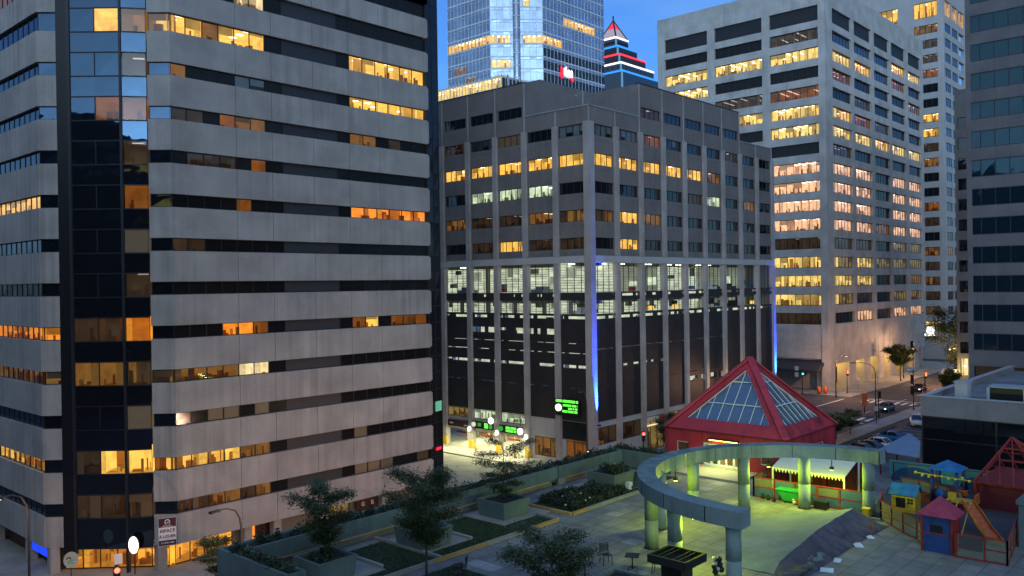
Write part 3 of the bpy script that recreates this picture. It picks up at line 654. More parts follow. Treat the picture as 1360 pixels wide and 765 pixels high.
for j in (2, 3, 4):
    y = YR+PLW*j; g_ = thing('wall_globe', (XL-.55, y, 2.6), ['round white globe lamp on the garage pier nearest the shop corner', 'round white globe lamp on the middle garage pier between the two green signs', 'round white globe lamp on the far left garage pier by the tower'][j-2], 'wall lamp', 'globe lamps on the garage piers')
    b = mb('globe_white'); b.ball((XL-.55, y, 2.75), (.24, .24, .38)); b.build('globe', g_); b = mb('dark_metal'); b.box(XL-.5, XL-.33, y-.08, y+.08, 2.3, 2.5); b.build('bracket', g_)
def led_sign(name, label, f, a0, z0, w, h, lines, globes):
    s_ = thing(name, tuple(f.p(a0+w/2, z0, .6)), label, 'sign'); b = mb('black_panel'); f.box(b, a0, a0+w, z0, z0+h, .4, .62); b.build('panel', s_)
    b = MB()
    for x0, x1, q0, q1, m in lines:                  # rows of led characters, too small to read
        b.mat(m); x = x0
        while x < x1-.05:
            cw = min(.16, x1-x); f.box(b, a0+x, a0+x+cw*.82, z0+q0, z0+q1, .62, .64)
            x += cw if random.random() > .12 else cw*1.7
    b.build('led_text', s_)
    for x, z, r, m in globes:
        b = mb(m); c = f.p(a0+x, z0+z, .72); disc(b, c, f.u, r, r, .09); b.build('round_light', s_)
    return s_
led_sign('parking_sign', 'large green lettered sign with a white disc at the corner pier of the garage', KL, xl[8]-5.15, 6.05, 3.7, 2.0, [(.1,3.55,1.62,1.92,'led_green'), (1.2,3.4,1.16,1.40,'led_green'), (2.0,3.4,.80,1.03,'led_green'), (1.1,3.4,.42,.68,'led_green')], [(.55, .95, .42, 'globe_white')])
led_sign('parking_sign', 'green lit sign over the garage entrance nearest the shop corner', KL, xl[5]+.5, 2.95, 3.8, .95, [(1.2,3.0,.5,.82,'led_green'),(1.2,3.0,.15,.42,'led_green')], [(.4,.5,.32,'led_green_dim'),(3.75,.45,.42,'globe_white')])
led_sign('parking_sign', 'half dark green sign over the middle garage entrance', KL, xl[4]+.6, 3.0, 3.8, .95, [(1.1,1.7,.3,.75,'led_green_dim'),(2.3,2.95,.15,.8,'led_green')], [(.4,.5,.32,'deck_wall'),(3.5,.42,.28,'led_green_dim'),(3.6,1.25,.42,'globe_white')])
b = mb('sign_brown'); KL.box(b, xl[3]+.5, xl[4]-.5, 2.75, 3.6, -.08, .15); b.mat('sign_white'); KL.box(b, xl[3]+.9, xl[3]+1.5, 3.1, 3.25, .15, .17); KL.box(b, xl[4]-1.4, xl[4]-.7, 2.95, 3.1, .15, .17); single(b, 'wall_sign', tuple(KL.p(xl[3]+2, 2.8, .1)), 'dark red fascia board over the leftmost garage opening', 'sign')
b = mb('toy_red'); KR.box(b, xr[2]+3.2, xr[2]+4.7, 4.0, 4.6, .0, .3); b.mat('canvas_white'); KR.box(b, xr[2]+.4, xr[2]+3.2, 4.25, 4.6, .0, .3); b.mat('room_wall_W'); KR.box(b, xr[2]+.4, xr[2]+4.7, 3.55, 3.7, .1, .25); single(b, 'shop_sign', tuple(KR.p(xr[2]+2.5, 4, .2)), 'white shop fascia with a red end beside the red pavilion roof', 'sign')
# blue wash lights at the foot of the corner piers
for (x, y, lab) in ((XL+.42, YR-.72, 'blue floodlight shining up the near corner pier of the garage block'), (XL+48.1, YR-.72, 'blue floodlight shining up the far end pier of the garage block')):
    g_ = thing('wash_light', (x, y, 5.2), lab, 'floodlight', 'blue wash lights on the garage block')
    b = mb('dark_metal'); b.box(x-.14, x+.14, y-.14, y+.14, 5.1, 5.3); b.bar((x, y, 5.15), (x, y+.36, 5.15), .08); b.build('housing', g_)
    b = mb('neon_blue'); b.box(x-.1, x+.1, y-.1, y+.1, 5.305, 5.33); b.build('lens', g_)
    lamp('blue_wash', 'SPOT', (x, y, 5.45), 330000, (.008, .05, 1.0), g_, dir=(.0, .075, 1), spot_size=R(17), spot_blend=1.0, shadow_soft_size=.08)
# ================================================================== PALE CONCRETE OFFICE BLOCK BEHIND
BX, BY = 164.5, 66.5
Bt = thing('concrete_office_block', (195, 86, 0), 'pale concrete office block with deep window grid, pinkish lit floors and a street arcade', 'office building')
BL = Facade((BX, BY+38, 0), (0, -1, 0)); BR = Facade((BX, BY, 0), (1, 0, 0))
lb = [(1.75, 12.4), (14.1, 24.95), (26.6, 37.45)]                     # left face bays, s from the far end
rb = [(3.9, 14.1), (15.5, 25.5), (27.2, 36.8), (38.2, 47.9), (49.8, 59.2)]
ZT = 81.0; WR = 61.2
brow = [(13.2+3.755*i, 15.45+3.755*i) for i in range(16)]            # row 0 is the lowest
louv = (73.2, 76.2)
b = mb('pale_concrete')
def grid_wall(f, bays, W, z0, zs, zt):
    xs = [0]+[x for p in bays for x in p]+[W]
    for i in range(0, len(xs), 2): f.box(b, xs[i], xs[i+1], z0, zt, -.9, 0)
    zz = [z0]+[z for r in zs for z in r]+[zt]
    for p in bays:
        for i in range(0, len(zz), 2): f.box(b, p[0]+.003, p[1]-.003, zz[i], zz[i+1], -.9, -.03)
grid_wall(BL, lb, 38, 8.3, brow+[louv], ZT)
xs = [.9]+[x for p in rb for x in p]+[WR]
grid_wall(Facade((BX+.9, BY, 0), (1,0,0)), [(p[0]-.9, p[1]-.9) for p in rb], WR-.9, 8.3, brow+[louv], ZT)
BR.box(b, WR-.9, WR-.01, 0, ZT, -38, -.91); b.build('wall', Bt)
b = mb('grey_stucco'); b.box(BX+.95, BX+WR-.95, BY+.95, BY+37.5, 79.6, 79.9); b.build('roof', Bt)
b = mb('pale_concrete'); BR.box(b, -.18, .9, 0, ZT-.1, -1.2, .16); BL.box(b, lb[2][1]+.55, 38-.02, 0, ZT-.12, -.8, .14); BL.box(b, 0, 1.0, 8.4, ZT-.12, -.8, .1); BL.box(b, 12.9, 13.6, 8.4, ZT-.12, -.8, .1); BL.box(b, 25.4, 26.1, 8.4, ZT-.12, -.8, .1); b.build('corner_pier', Bt)
for f, bays in ((BL, lb), (BR, rb)):
    for p in bays:
        b = mb('slate_panel')
        for i in range(14): f.box(b, p[0]+.02, p[1]-.02, louv[0]+i*.214+.02, louv[0]+i*.214+.17, -.6, -.45)
        b.mat('black_panel'); f.box(b, p[0]+.004, p[1]-.004, louv[0]+.003, louv[1]-.003, -.75, -.62); b.build('louvre', Bt)
# bays left-mid-right of the left face, row 15 is the top
LST = {15: 'DDd', 14: 'YYY', 13: 'YDD', 12: '.do', 11: '.YY', 10: '.DY', 9: '..D', 8: '..P', 7: '..P', 6: '..P', 5: '..P', 4: '..d', 3: '..Y', 2: '..Y', 1: '..Y', 0: '..d'}
RST = {15: 'DDDAY', 14: 'YADoD', 13: 'oDDDa', 12: 'DdDDD', 11: 'AodDD', 10: 'YYAYY', 9: 'dDDDD', 8: 'PPDPP', 7: 'PPDPP', 6: 'PPDPP', 5: 'PPoPP', 4: 'ddDyy', 3: 'yYyyy', 2: 'YYDDa', 1: 'ydDyy', 0: 'DPdPP'}
for r in range(16):
    z0, z1 = brow[r]
    for j in range(3):
        if LST[r][j] != '.': BL.window(Bt, lb[j][0]+.01, lb[j][1]-.01, z0, z1, LST[r][j], 7, rec=.55, depth=6.5, strips='spots' if r in (11, 3, 2, 10) else 'deep' if r > 8 else 'spots', up=.05, down=.4, fw=.09, glass='dim_glass')
    for j in range(5):
        BR.window(Bt, rb[j][0]+.01, rb[j][1]-.01, z0, z1, RST[r][j], 6, rec=.55, depth=6.5, strips='spots', up=.05, down=.4, fw=.14, glass='blue_glass' if r >= 14 and j < 3 else 'dim_glass')
# street arcade
b = mb('pale_concrete')
for x in (0.2, 11.0, 19.3, 27.8, 35.2, 43.5, 52.0): BR.box(b, x if x > .3 else .92, x+3.6, 0, 8.28, -2.6, -.02)
BR.box(b, 3.8, WR-1, 5.2, 8.27, -.7, -.08); b.build('arcade_pier', Bt)
plain('arcade_wall', (.62, .50, .28), .7, var=.3)
b = mb('arcade_wall'); BR.quad(b, 3.8, WR-1, .1, 5.3, -5.2); b.mat('panel_stone'); BR.box(b, 3.8, WR-1, 5.1, 5.19, -5.2, -.7); b.mat('black_panel')
for x in (5.2, 15.8, 24.4, 32.6, 40.5, 48.5): BR.box(b, x, x+1.9, .1, 3.4, -5.15, -4.9); BR.box(b, x+2.4, x+2.6, .1, 4.5, -5.15, -4.9)
b.mat('sidewalk'); b.face([BR.p(3.8,.14,-5.2), BR.p(3.8,.14,0), BR.p(WR-1,.14,0), BR.p(WR-1,.14,-5.2)]); b.build('arcade', Bt)
for x in (8.5, 17, 25.5, 33.3, 41, 49.5): lamp('arcade_light', 'POINT', BR.p(x, 4.6, -2.6), 420, (1, .60, .14), shadow_soft_size=.3)
b = mb('pale_concrete'); BL.box(b, 0, 26, 0, 8.28, -.9, -.04); BL.box(b, 26.003, 37.2, 6.4, 8.28, -.9, -.04); BL.box(b, 26, 37.2, 0, 5.4, -3.2, -3.0); BL.box(b, 26.003, 37.2, 5.42, 6.38, -3.2, -1.4); b.build('base_wall', Bt)
b = mb('slate_panel'); P = BL.p; b.hexa([P(24,3.9,3.2),P(37.2,3.9,3.2),P(37.2,5.5,-.5),P(24,5.5,-.5),P(24,4.5,3.2),P(37.2,4.5,3.2),P(37.2,6.1,-.5),P(24,6.1,-.5)]); b.build('canopy', Bt)
lamp('canopy_light', 'POINT', BL.p(36, 3.2, -1.2), 240, (1, .7, .25), shadow_soft_size=.2)
b = mb('led_green'); b.mat('toy_yellow'); b.box(BX+40.6, BX+42.6, BY-.5, BY-.2, 1.9, 5.0); b.mat('black_panel'); b.box(BX+41.2, BX+42.0, BY-.53, BY-.5, 3.3, 4.2); b.ms and None
glow('sign_yellow', (1, .72, .05), 1.3); b.ms = [('sign_yellow' if m == 'toy_yellow' else m) for m in b.ms]; single(b, 'banner_sign', (BX+41.6, BY-.3, 1.9), 'glowing yellow upright sign in the arcade of the pale office block', 'sign')

# ================================================================== CONCRETE TOWER BEHIND ON THE RIGHT
Q = thing('office_tower', (262, 80, 0), 'tall slim concrete tower with triple windows and a bright top floor behind the pale block', 'office tower')
QL = Facade((249, 98, 0), (0, -1, 0)); QR = Facade((249, 68, 0), (1, 0, 0)); wl = 30; wr_ = 26
b = mb('office_concrete'); qrow = [(8+4.05*i, 10.35+4.05*i) for i in range(21)]; qt = (93.4, 97.6)
qb = [(2.2, 8.2), (12.2, 18.2), (22.4, 28.4)]; qbr = [(1.0, 6.6), (7.6, 13.2), (14.2, 19.8), (20.8, 25.4)]
for f, bays, Wd in ((QL, qb, wl), (QR, qbr, wr_)):
    xs = [0]+[x for p in bays for x in p]+[Wd]; e = 0 if f is QL else .9
    for i in range(0, len(xs), 2): f.box(b, max(e, xs[i]), xs[i+1], 0, 103, -.9, 0)
    zz = [0]+[z for r in qrow+[qt] for z in r]+[103]
    for p in bays:
        for i in range(0, len(zz), 2): f.box(b, p[0]+.004, p[1]-.004, zz[i], zz[i+1], -.9, -.03)
b.build('wall', Q); b = mb('roof_gravel'); b.box(249.9, 275, 68.9, 98, 102.4, 102.6); b.build('roof', Q)
qs = 'yoDDdaDaaAadDaDDDDDDD'
for r in range(21):
    for j, p in enumerate(qb):
        if j == 0: continue
        s = random.choice('DDdoa') if j == 2 else random.choice('DDda')
        if j == 2 and r in (13, 14): s = 'A'
        if j == 2 and r == 0: s = 'Y'
        QL.window(Q, p[0], p[1], *qrow[r], s, 4, rec=.2, strips='spots', up=.1, fw=.16, glass='dim_glass')
    for p in qbr[:2]: QR.window(Q, p[0], p[1], *qrow[r], 'D' if r > 9 else random.choice('DDda'), 3, rec=.2, fw=.12, glass='blue_glass' if r > 9 else 'dark_glass')
for p in qb: QL.window(Q, p[0], p[1], *qt, 'A', 4, rec=.2, strips='spots', fw=.14)
for p in qbr: QR.window(Q, p[0], p[1], *qt, 'A', 4, rec=.2, strips='spots', fw=.14)

# ================================================================== GREY TOWER AT THE RIGHT EDGE, its black-glazed low wing, the dark annex
D = thing('office_tower', (122, 8, 0), 'grey office tower with blue reflecting window bands along the right edge', 'office tower')
DX = 108.0; DL = Facade((DX, 27.25, 0), (0, -1, 0)); WD = 44
drow = [(13.75+3.02*0, 15.6)]
zs_ = [13.7+3.31*i for i in range(14)]
b = mb('dark_stucco'); tops = [11.9]+[z+1.95 for z in zs_]
for i, z in enumerate(zs_): DL.box(b, 0, WD, tops[i], z, -.6, 0)
DL.box(b, 0, WD, tops[14], 62, -.6, 0); b.box(DX+.01, DX+28, 26.7, 27.24, 0, 62)
b.build('wall', D)
for i, z in enumerate(zs_):
    for j in range(5): DL.window(D, j*8.8+.02, (j+1)*8.8-.02, z, z+1.95, 'a' if (i, j) == (5, 1) and False else 'D', 6, rec=.1, glass='teal_glass', fw=.08)
b = mb('black_panel'); b.box(DX+.2, DX+27, -16.5, 26.6, 0, 11.88); b.build('base_wall', D); b = mb('roof_gravel'); b.box(DX+.3, DX+27.8, -16.6, 26.6, 61.4, 61.5); b.build('roof', D)
A = thing('annex_building', (205, 60, 0), 'dark narrow building with stacked black windows beside the grey tower', 'office building')
AX = 178.0; AL = Facade((AX, 46.9, 0), (0, -1, 0)); WA = 14
b = mb('brick_grey'); ar = [(7.6+3.9*i, 9.8+3.9*i) for i in range(12)]; zz = [6.7]+[z for r in ar for z in r]+[58]
for i in range(0, len(zz), 2): AL.box(b, 0, WA, zz[i], zz[i+1], -.6, 0)
b.box(AX+.01, AX+20, 46.4, 46.89, 0, 57.9); AL.box(b, 1.9, WA, 0, 6.68, -.5, 0); AL.box(b, 0, 1.9, 0, 3.3, -.5, 0); b.build('wall', A)
b = mb('roof_gravel'); b.box(AX+.6, AX+20, 33.2, 46.3, 57.4, 57.5); b.build('roof', A)
for r in ar: AL.window(A, .02, WA-.02, *r, 'D', 6, rec=.3)
AL.window(A, .1, 1.85, 3.32, 6.66, 'W', 2, rec=.2, depth=3, strips='spots', name='shop_window', up=-.02, down=-.02)
glow('shop_lit', (1, .74, .32), 1.5)
b = mb('canvas_white'); P = AL.p; b.hexa([P(-2.6,3.2,2.0),P(0,3.2,2.0),P(0,4.4,0.05),P(-2.6,4.4,0.05),P(-2.6,3.3,2.0),P(0,3.3,2.0),P(0,4.5,.05),P(-2.6,4.5,.05)]); b.build('awning', A)
lamp('shop_light', 'POINT', AL.p(.9, 5.0, 1.6), 420, (1, .7, .25), shadow_soft_size=.2)

V = thing('low_building', (84, 4, 0), 'low black-glazed building with a pale concrete fascia beyond the playground', 'building')
VX, VY = 70.0, 21.1; VL = Facade((VX, VY, 0), (0, -1, 0)); WV = 36
b = mb('grey_stucco'); b.box(VX, VX+.35, VY-WV, VY, 11.4, 12.9); b.box(VX+.352, 99, VY-.35, VY, 11.4, 12.9); b.build('fascia', V)
b = mb('light_metal'); b.box(VX-.05, VX+.42, VY-WV, VY+.05, 12.903, 12.96); b.box(VX+.42, 99, VY-.42, VY+.05, 12.903, 12.96); b.build('coping', V)
b = MB()
for j in range(7):
    a0 = .1+j*5.1
    for q0, q1 in ((0, 3), (3, 6.0), (6.0, 9.6), (9.6, 11.35)):
        b.mat('dark_glass'); VL.quad(b, a0+.05, a0+5.05, q0+.04, q1-.04, -.14, .01); b.mat('dark_metal'); VL.box(b, a0, a0+5.1, q1-.04, q1+.04, -.2, -.08)
    b.mat('dark_metal'); VL.box(b, a0-.05, a0+.05, 0, 11.38, -.2, -.07)
b.mat('black_panel'); b.box(VX+.2, 98.9, VY-.3, VY-.1, 0, 11.39); b.build('curtain_wall', V)
b = mb('roof_gravel'); b.box(VX+.36, 99, VY-WV, VY-.36, 12.3, 12.42); b.build('roof', V)
def plant(name, lab, boxes, loc, grp=None):
    b = MB()
    for m, *q in boxes: b.mat(m); b.box(*q)
    return single(b, name, loc, lab, 'rooftop unit', grp)
r0 = 12.425
plant('roof_vent', 'pale square vent stack on the low building roof by its corner', [('office_concrete', 73.2, 74.4, 18.6, 19.5, r0, 13.75), ('light_metal', 73.1, 74.5, 18.5, 19.6, 13.755, 13.83)], (73.8, 19, r0))
plant('air_handler', 'black open-framed air handler on the low building roof', [('black_panel', 72.7, 74.6, 14.6, 17.0, r0+.15, 13.6), ('light_metal', 72.6, 72.69, 14.5, 14.65, r0, 13.7), ('light_metal', 72.6, 72.69, 16.9, 17.1, r0, 13.7), ('light_metal', 72.6, 74.7, 14.5, 17.1, 13.605, 13.68)], (73.6, 15.8, r0))
plant('duct', 'long grey duct lying along the low building roof edge', [('roof_gravel', 72.8, 73.9, 4.0, 14.2, r0+.1, 13.15), ('slate_panel', 72.9, 73.0, 6.0, 6.1, r0, r0+.1), ('slate_panel', 72.9, 73.0, 12.0, 12.1, r0, r0+.1)], (73.3, 9, r0))
plant('air_handler', 'boxy grey unit on legs at the right end of the low roof', [('light_metal', 80.6, 82.8, 8.5, 11.3, 13.5, 14.6), ('black_panel', 80.55, 80.6, 9.0, 10.4, 13.6, 14.3), ('dark_metal', 80.7, 80.9, 8.6, 8.8, r0, 13.5), ('dark_metal', 82.5, 82.7, 11, 11.2, r0, 13.5), ('dark_metal', 80.7, 80.9, 11, 11.2, r0, 13.5)], (81.7, 10, r0))
plant('roof_hatch', 'flat blue-grey hatch upstand in the middle of the low roof', [('roof_gravel', 85, 89, 12.5, 16.5, r0, 12.8), ('light_metal', 84.9, 89.1, 12.4, 16.6, 12.803, 12.86)], (87, 14, r0))

# ================================================================== GLASS TOWER AND THE STEPPED TOWER BEHIND
GT = thing('glass_tower', (205, 175, 0), 'tall pale blue glass skyscraper with white floor lines and a chamfered corner', 'skyscraper')
gx, gy = 184.4, 175.6            # chamfer from (gx, gy) to (gx+c, gy-c)
ch = 11.2
G1 = Facade((gx, gy+18.5, 0), (0, -1, 0)); G2 = Facade((gx, gy, 0), (1, -1, 0)); G3 = Facade((gx+ch, gy-ch, 0), (1, 0, 0)); wch = ch*math.sqrt(2)
FH = 3.7; Z0 = 94.2-12*3.7
lit = {(0, 7): 'Y', (1, 7): 'W', (1, 12): 'W', (0, 4): 'd', (1, 4): 'W', (2, 9): 'd', (2, 11): 'W'}
LITC = [(0,.6,18,12),(1,.2,6.6,12),(1,9.4,15.6,12),(2,.4,9,12),(1,.2,6.6,10),(2,10,26,14),(0,3,8,10),(1,9.4,12,15),(0,8,12,9)]
for fi, (f, wd, n) in enumerate(((G1, 18.5, 12), (G2, wch, 8), (G3, 31, 18))):
    b = MB()
    for k in range(0, 34):
        z = Z0+FH*k
        b.mat('white_metal'); f.box(b, 0, wd, z-.35, z-.0, -.2, .04); f.box(b, 0, wd, z+2.55, z+2.64, -.2, .03)
        for i in range(n):
            if fi == 2 and 8 <= k <= 11: b.mat('dark_glass')
            else: b.mat('tower_glass')
            a0, a1 = i*wd/n, (i+1)*wd/n
            if not any(c_[0] == fi and c_[3] == k and c_[1]-.3 < (a0+a1)/2 < c_[2]+.3 for c_ in LITC): f.quad(b, a0+.03, a1-.03, z, z+2.55, -.05, .02)
            b.mat('tower_glass'); f.quad(b, a0+.03, a1-.03, z+2.64, z+3.35, -.03, .02)
            b.mat('white_metal'); f.box(b, a0-.06, a0+.06, z, z+3.35, -.1, .03)
    b.mat('slate_panel'); f.box(b, -.1, wd+.1, 0, 170, -9, -8.8); b.build('curtain_wall', GT)
def glit(f, a0, a1, k, s, n, half=False):
    z = Z0+FH*k; f.window(GT, a0, a1, z+.05, z+2.5, s, n, rec=-.10, depth=2.5, strips='spots', up=-.02, down=-.02, fw=.12, frame='white_metal', name='lit_window', clutter=.25)
glit(G1, .6, 18, 12, 'A', 12); glit(G2, .2, 6.6, 12, 'Y', 4); glit(G2, 9.4, 15.6, 12, 'Y', 4); glit(G3, .4, 9, 12, 'A', 6); glit(G2, .2, 6.6, 10, 'Y', 4); glit(G3, 10, 26, 14, 'A', 10); glit(G1, 3, 8, 10, 'a', 4); glit(G2, 9.4, 12, 15, 'Y', 2); glit(G1, 8, 12, 9, 'a', 3)
b = mb('tower_glass'); q = G2.p; b.tube([tuple(q(wch/2, 0, -.2)), tuple(q(wch/2, 172, -.2))], 1.15, 12); b.mat('white_metal')
for k in range(34): c = q(wch/2, 10+k*FH, -.2); b.cyl(c.x, c.y, 9.7+k*FH, 10+k*FH, 1.2, 12)
b.build('corner_column', GT)
b = mb('roof_gravel'); b.face([(gx, gy, 172), (gx+ch, gy-ch, 172), (gx+ch+31, gy-ch, 172), (gx+ch+31, gy+18.6, 172), (gx, gy+18.6, 172)]); b.build('roof', GT)
b = mb('tower_glass'); b.box(gx+ch+30.8, gx+ch+31, gy-ch+.2, gy+18.6, 0, 172); b.box(gx+.2, gx+ch+30.5, gy+18.4, gy+18.6, 0, 172); b.build('curtain_wall', GT)
e_ = thing('rooftop_sign', tuple(G3.p(10, 88, .3)), 'small red sign with white lettering on the dark floors of the glass tower', 'sign')
glow('sign_red_lit', (1, .02, .06), .9); glow('sign_white_lit', (1, .95, .92), 1.8)
b = mb('sign_red_lit'); zz0 = 86.2; G3.box(b, 7.9, 9.2, zz0-1, zz0+2.4, .1, .4); G3.box(b, 13.0, 14.2, zz0-1.3, zz0+1.6, .1, .4); b.build('panel', e_)
b = mb('sign_white_lit')
for i, (x, h, h2) in enumerate(((9.3, .3, 2.2), (10.0, .1, 2.7), (10.7, 0, 1.8), (11.4, -.1, 2.0), (12.1, -.2, 1.5), (12.7, -.2, 2.0))): G3.box(b, x, x+.6, zz0+h, zz0+h2, .4, .6)
b.build('lettering', e_)
# lower wing with the glowing crown in front of the skyscraper
GW = thing('glass_wing', (178, 175, 0), 'low glass wing with a glowing amber top floor in front of the skyscraper', 'building')
w1 = Facade((172, 190.7, 0), (0, -1, 0)); w2 = Facade((172, 159.7, 0), (1, 0, 0))
for f, wd, n in ((w1, 31, 24), (w2, 12, 8)):
    b = MB(); b.mat('tower_glass')
    for i in range(n): f.quad(b, i*wd/n+.03, (i+1)*wd/n-.03, 0, 76, -.05, .02)
    b.mat('white_metal')
    for z in range(0, 78, 4): f.box(b, 0, wd, z+.3, z+.6, -.2, .03)
    for i in range(n+1): f.box(b, i*wd/n-.06, i*wd/n+.06, 0, 80.2, -.15, .02)
    b.build('curtain_wall', GW)
    for j in range(4): f.window(GW, j*wd/4+.05, (j+1)*wd/4-.05, 76.2, 79.4, 'Y' if f is w1 else 'D', n//4, rec=.02, depth=4, clutter=.3, strips='spots', up=-.05, down=-.05, fw=.12, frame='white_metal', name='crown_window')
b = mb('light_metal'); b.box(172.2, 183.9, 159.9, 190.6, 79.6, 79.9); b.build('roof', GW)

PT = thing('stepped_tower', (365, 258.8, 0), 'dark stepped skyscraper with a glass pyramid top and red, white and blue light strips', 'skyscraper')
glow('neon_white', (1, .86, .82), 1.7); glow('neon_red', (1, .03, .06), 1.6); glow('neon_sky', (.03, .26, 1.0), 1.4); glow('corner_glow', (.15, .45, .75), .6); glow('pyr_red', (1, .04, .10), .9); glow('pyr_pale', (.62, .55, .72), .55)
cx_, cy_ = (365.0, 258.8)
for (hw, z0, z1, m, bm) in ((16.7, 0, 127.4, 'neon_sky', 'blue_glass'), (14.8, 127.4, 132.1, 'neon_white', 'blue_glass'), (11.8, 132.1, 137.4, 'neon_red', 'slate_panel'), (8.7, 137.4, 142.7, 'neon_sky', 'slate_panel'), (5.4, 142.7, 148.4, 'neon_white', 'blue_glass')):
    b = mb(bm); b.box(cx_-hw, cx_+hw, cy_-hw, cy_+hw, z0, z1)
    b.mat('dark_glass')
    for i in range(9): x = cx_-hw+hw*2*(i+.5)/9; b.box(x-.8, x+.8, cy_-hw-.06, cy_-hw-.01, z0+.4*(z1-z0), z0+.62*(z1-z0)); b.box(cx_-hw-.06, cx_-hw-.01, cy_-hw+hw*2*(i+.5)/9-.8, cy_-hw+hw*2*(i+.5)/9+.8, z0+.4*(z1-z0), z0+.62*(z1-z0))
    b.build('tier', PT)
    b = mb(m); e = .75; b.box(cx_-hw-.3, cx_+hw, cy_-hw-.3, cy_-hw-.02, z1-e, z1+.1); b.box(cx_-hw-.3, cx_-hw-.02, cy_-hw-.02, cy_+hw, z1-e, z1+.1); b.build('light_strip', PT)
    b = mb('corner_glow'); b.box(cx_-hw-.35, cx_-hw+.35, cy_-hw-.35, cy_-hw+.35, z0, z1-e-.2) if z0 > 60 else b.box(cx_-hw-.35, cx_-hw+.35, cy_-hw-.35, cy_-hw+.35, 100, z1-e-.2); b.build('corner_light', PT)
hw, zb_, za_ = 5.2, 148.5, 158.8
def pyr(b, h0, z0, h1, z1):
    A_ = [(cx_-h0,cy_-h0,z0),(cx_+h0,cy_-h0,z0),(cx_+h0,cy_+h0,z0),(cx_-h0,cy_+h0,z0)]; B_ = [(cx_-h1,cy_-h1,z1),(cx_+h1,cy_-h1,z1),(cx_+h1,cy_+h1,z1),(cx_-h1,cy_+h1,z1)]
    for i in range(4): b.face([A_[i], A_[(i+1)%4], B_[(i+1)%4], B_[i]])
f_ = .5; zm = zb_+(za_-zb_)*f_
b = mb('pyr_pale'); pyr(b, hw, zb_, hw*(1-f_), zm); b.build('pyramid', PT); b = mb('pyr_red'); pyr(b, hw*(1-f_), zm, .02, za_); b.build('pyramid_tip', PT)
b = mb('dark_metal')
for sx_, sy_ in ((-1,-1),(1,-1),(-1,1),(1,1)): b.bar((cx_+sx_*hw, cy_+sy_*hw, zb_), (cx_, cy_, za_), .7)
b.bar((cx_, cy_, za_-.5), (cx_, cy_, za_+2.5), .5); b.build('ridge', PT)

# ================================================================== CITY BLOCKS OUTSIDE THE FRAME (seen mirrored in the glass)
for nm, q, lab in (('city_block', (-70, -58, -60, 260, 52), 'dark office block west of the street, seen mirrored in the black glass corner'), ('city_block', (40, 300, -130, -118, 62), 'dark office slab south of the plaza, seen mirrored in the ribbon windows')):
    x0, x1, y0, y1, h = q; b = mb('black_panel'); b.box(x0, x1, y0, y1, 0, h)
    o = b.build(nm, None, ((x0+x1)/2, (y0+y1)/2, 0)); tag(o, lab, 'office building')
    b = MB(); random.seed(3)
    for k in range(int(h/4)):
        z = 2.2+4*k
        if y1-y0 > x1-x0:
            y = y0+2
            while y < y1-8: b.mat('dark_glass' if random.random() < .94 else 'room_wall_A'); l_ = random.uniform(3, 10); b.box(x1+.01, x1+.05, y, y+l_, z, z+1.7); y += l_+.6
        else:
            x = x0+2
            while x < x1-8: b.mat('dark_glass' if random.random() < .95 else 'room_wall_A'); l_ = random.uniform(3, 10); b.box(x, x+l_, y1+.01, y1+.05, z, z+1.7); x += l_+.6
    b.build('window_band', o)
# ================================================================== THE RAISED PLAZA
b = mb('teal_paint'); b.box(19.3, 62, -20, 36.2, 0, 8.98); structure(b, 'podium')
b = mb('plaza_tile'); b.face([(19.3,-20,9),(62,-20,9),(62,36.2,9),(19.3,36.2,9)]); structure(b, 'plaza', (0, 0, 9))
def slab(b, x0, x1, y0, y1, z0, z1): b.box(x0, x1, y0, y1, z0, z1)
# lawns (ground sheets) with real grass on top
LAWNS = [(24.8, 27.2, 29.75, 34.0), (27.5, 30.4, 29.75, 30.75), (30.5, 33.2, 29.75, 34.0), (33.3, 35.85, 29.75, 31.1), (37.4, 48.8, 29.85, 33.0), (20.6, 24.7, 29.75, 30.5), (49.4, 52.6, 31.5, 34), (21, 27, 24.5, 28.6)]
b = mb('lawn_green')
for x0, x1, y0, y1 in LAWNS: slab(b, x0, x1, y0, y1, 9.0, 9.06)
structure(b, 'lawn', (0, 0, 9))
b = MB(); b.mat('leaf_mid'); rs = random.Random(5)
for x0, x1, y0, y1 in LAWNS:
    for _ in range(int((x1-x0)*(y1-y0)*260)):
        x, y = rs.uniform(x0+.04, x1-.04), rs.uniform(y0+.04, y1-.04); t = rs.uniform(0, 6.28); h = rs.uniform(.03, .10); dx, dy = .022*math.cos(t), .022*math.sin(t); lx, ly = rs.uniform(-.04, .04), rs.uniform(-.04, .04)
        b.face([(x-dx,y-dy,9.05),(x+dx,y+dy,9.05),(x+lx,y+ly,9.06+h)])
tag(b.build('grass', None, (0,0,9)), 'short dull grass growing on the plaza lawns', 'grass', kind='stuff')
def kerb(a, c, lab, m='kerb_stone', w=.16, h=.17, lit=False):
    b = mb(m); b.bar((*a, 9+h/2), (*c, 9+h/2), w, h); return single(b, 'lawn_edging', ((a[0]+c[0])/2, (a[1]+c[1])/2, 9), lab, 'edging')
kerb((37.24, 29.72), (37.24, 33.0), 'tan wooden edging along the left side of the shrub bed', 'wood_edge')
kerb((37.33, 29.72), (38.6, 29.72), 'short bright yellow edging at the near corner of the shrub bed', 'wood_edge')
kerb((38.62, 29.72), (48.9, 29.72), 'long grey edging along the front of the shrub bed towards the ring', 'kerb_stone')
kerb((34.0, 29.62), (35.9, 29.62), 'short yellow edging in front of the nearer full planter', 'wood_edge')
kerb((35.98, 29.62), (35.98, 31.2), 'pale edging at the right end of the planter lawn', 'kerb_stone')
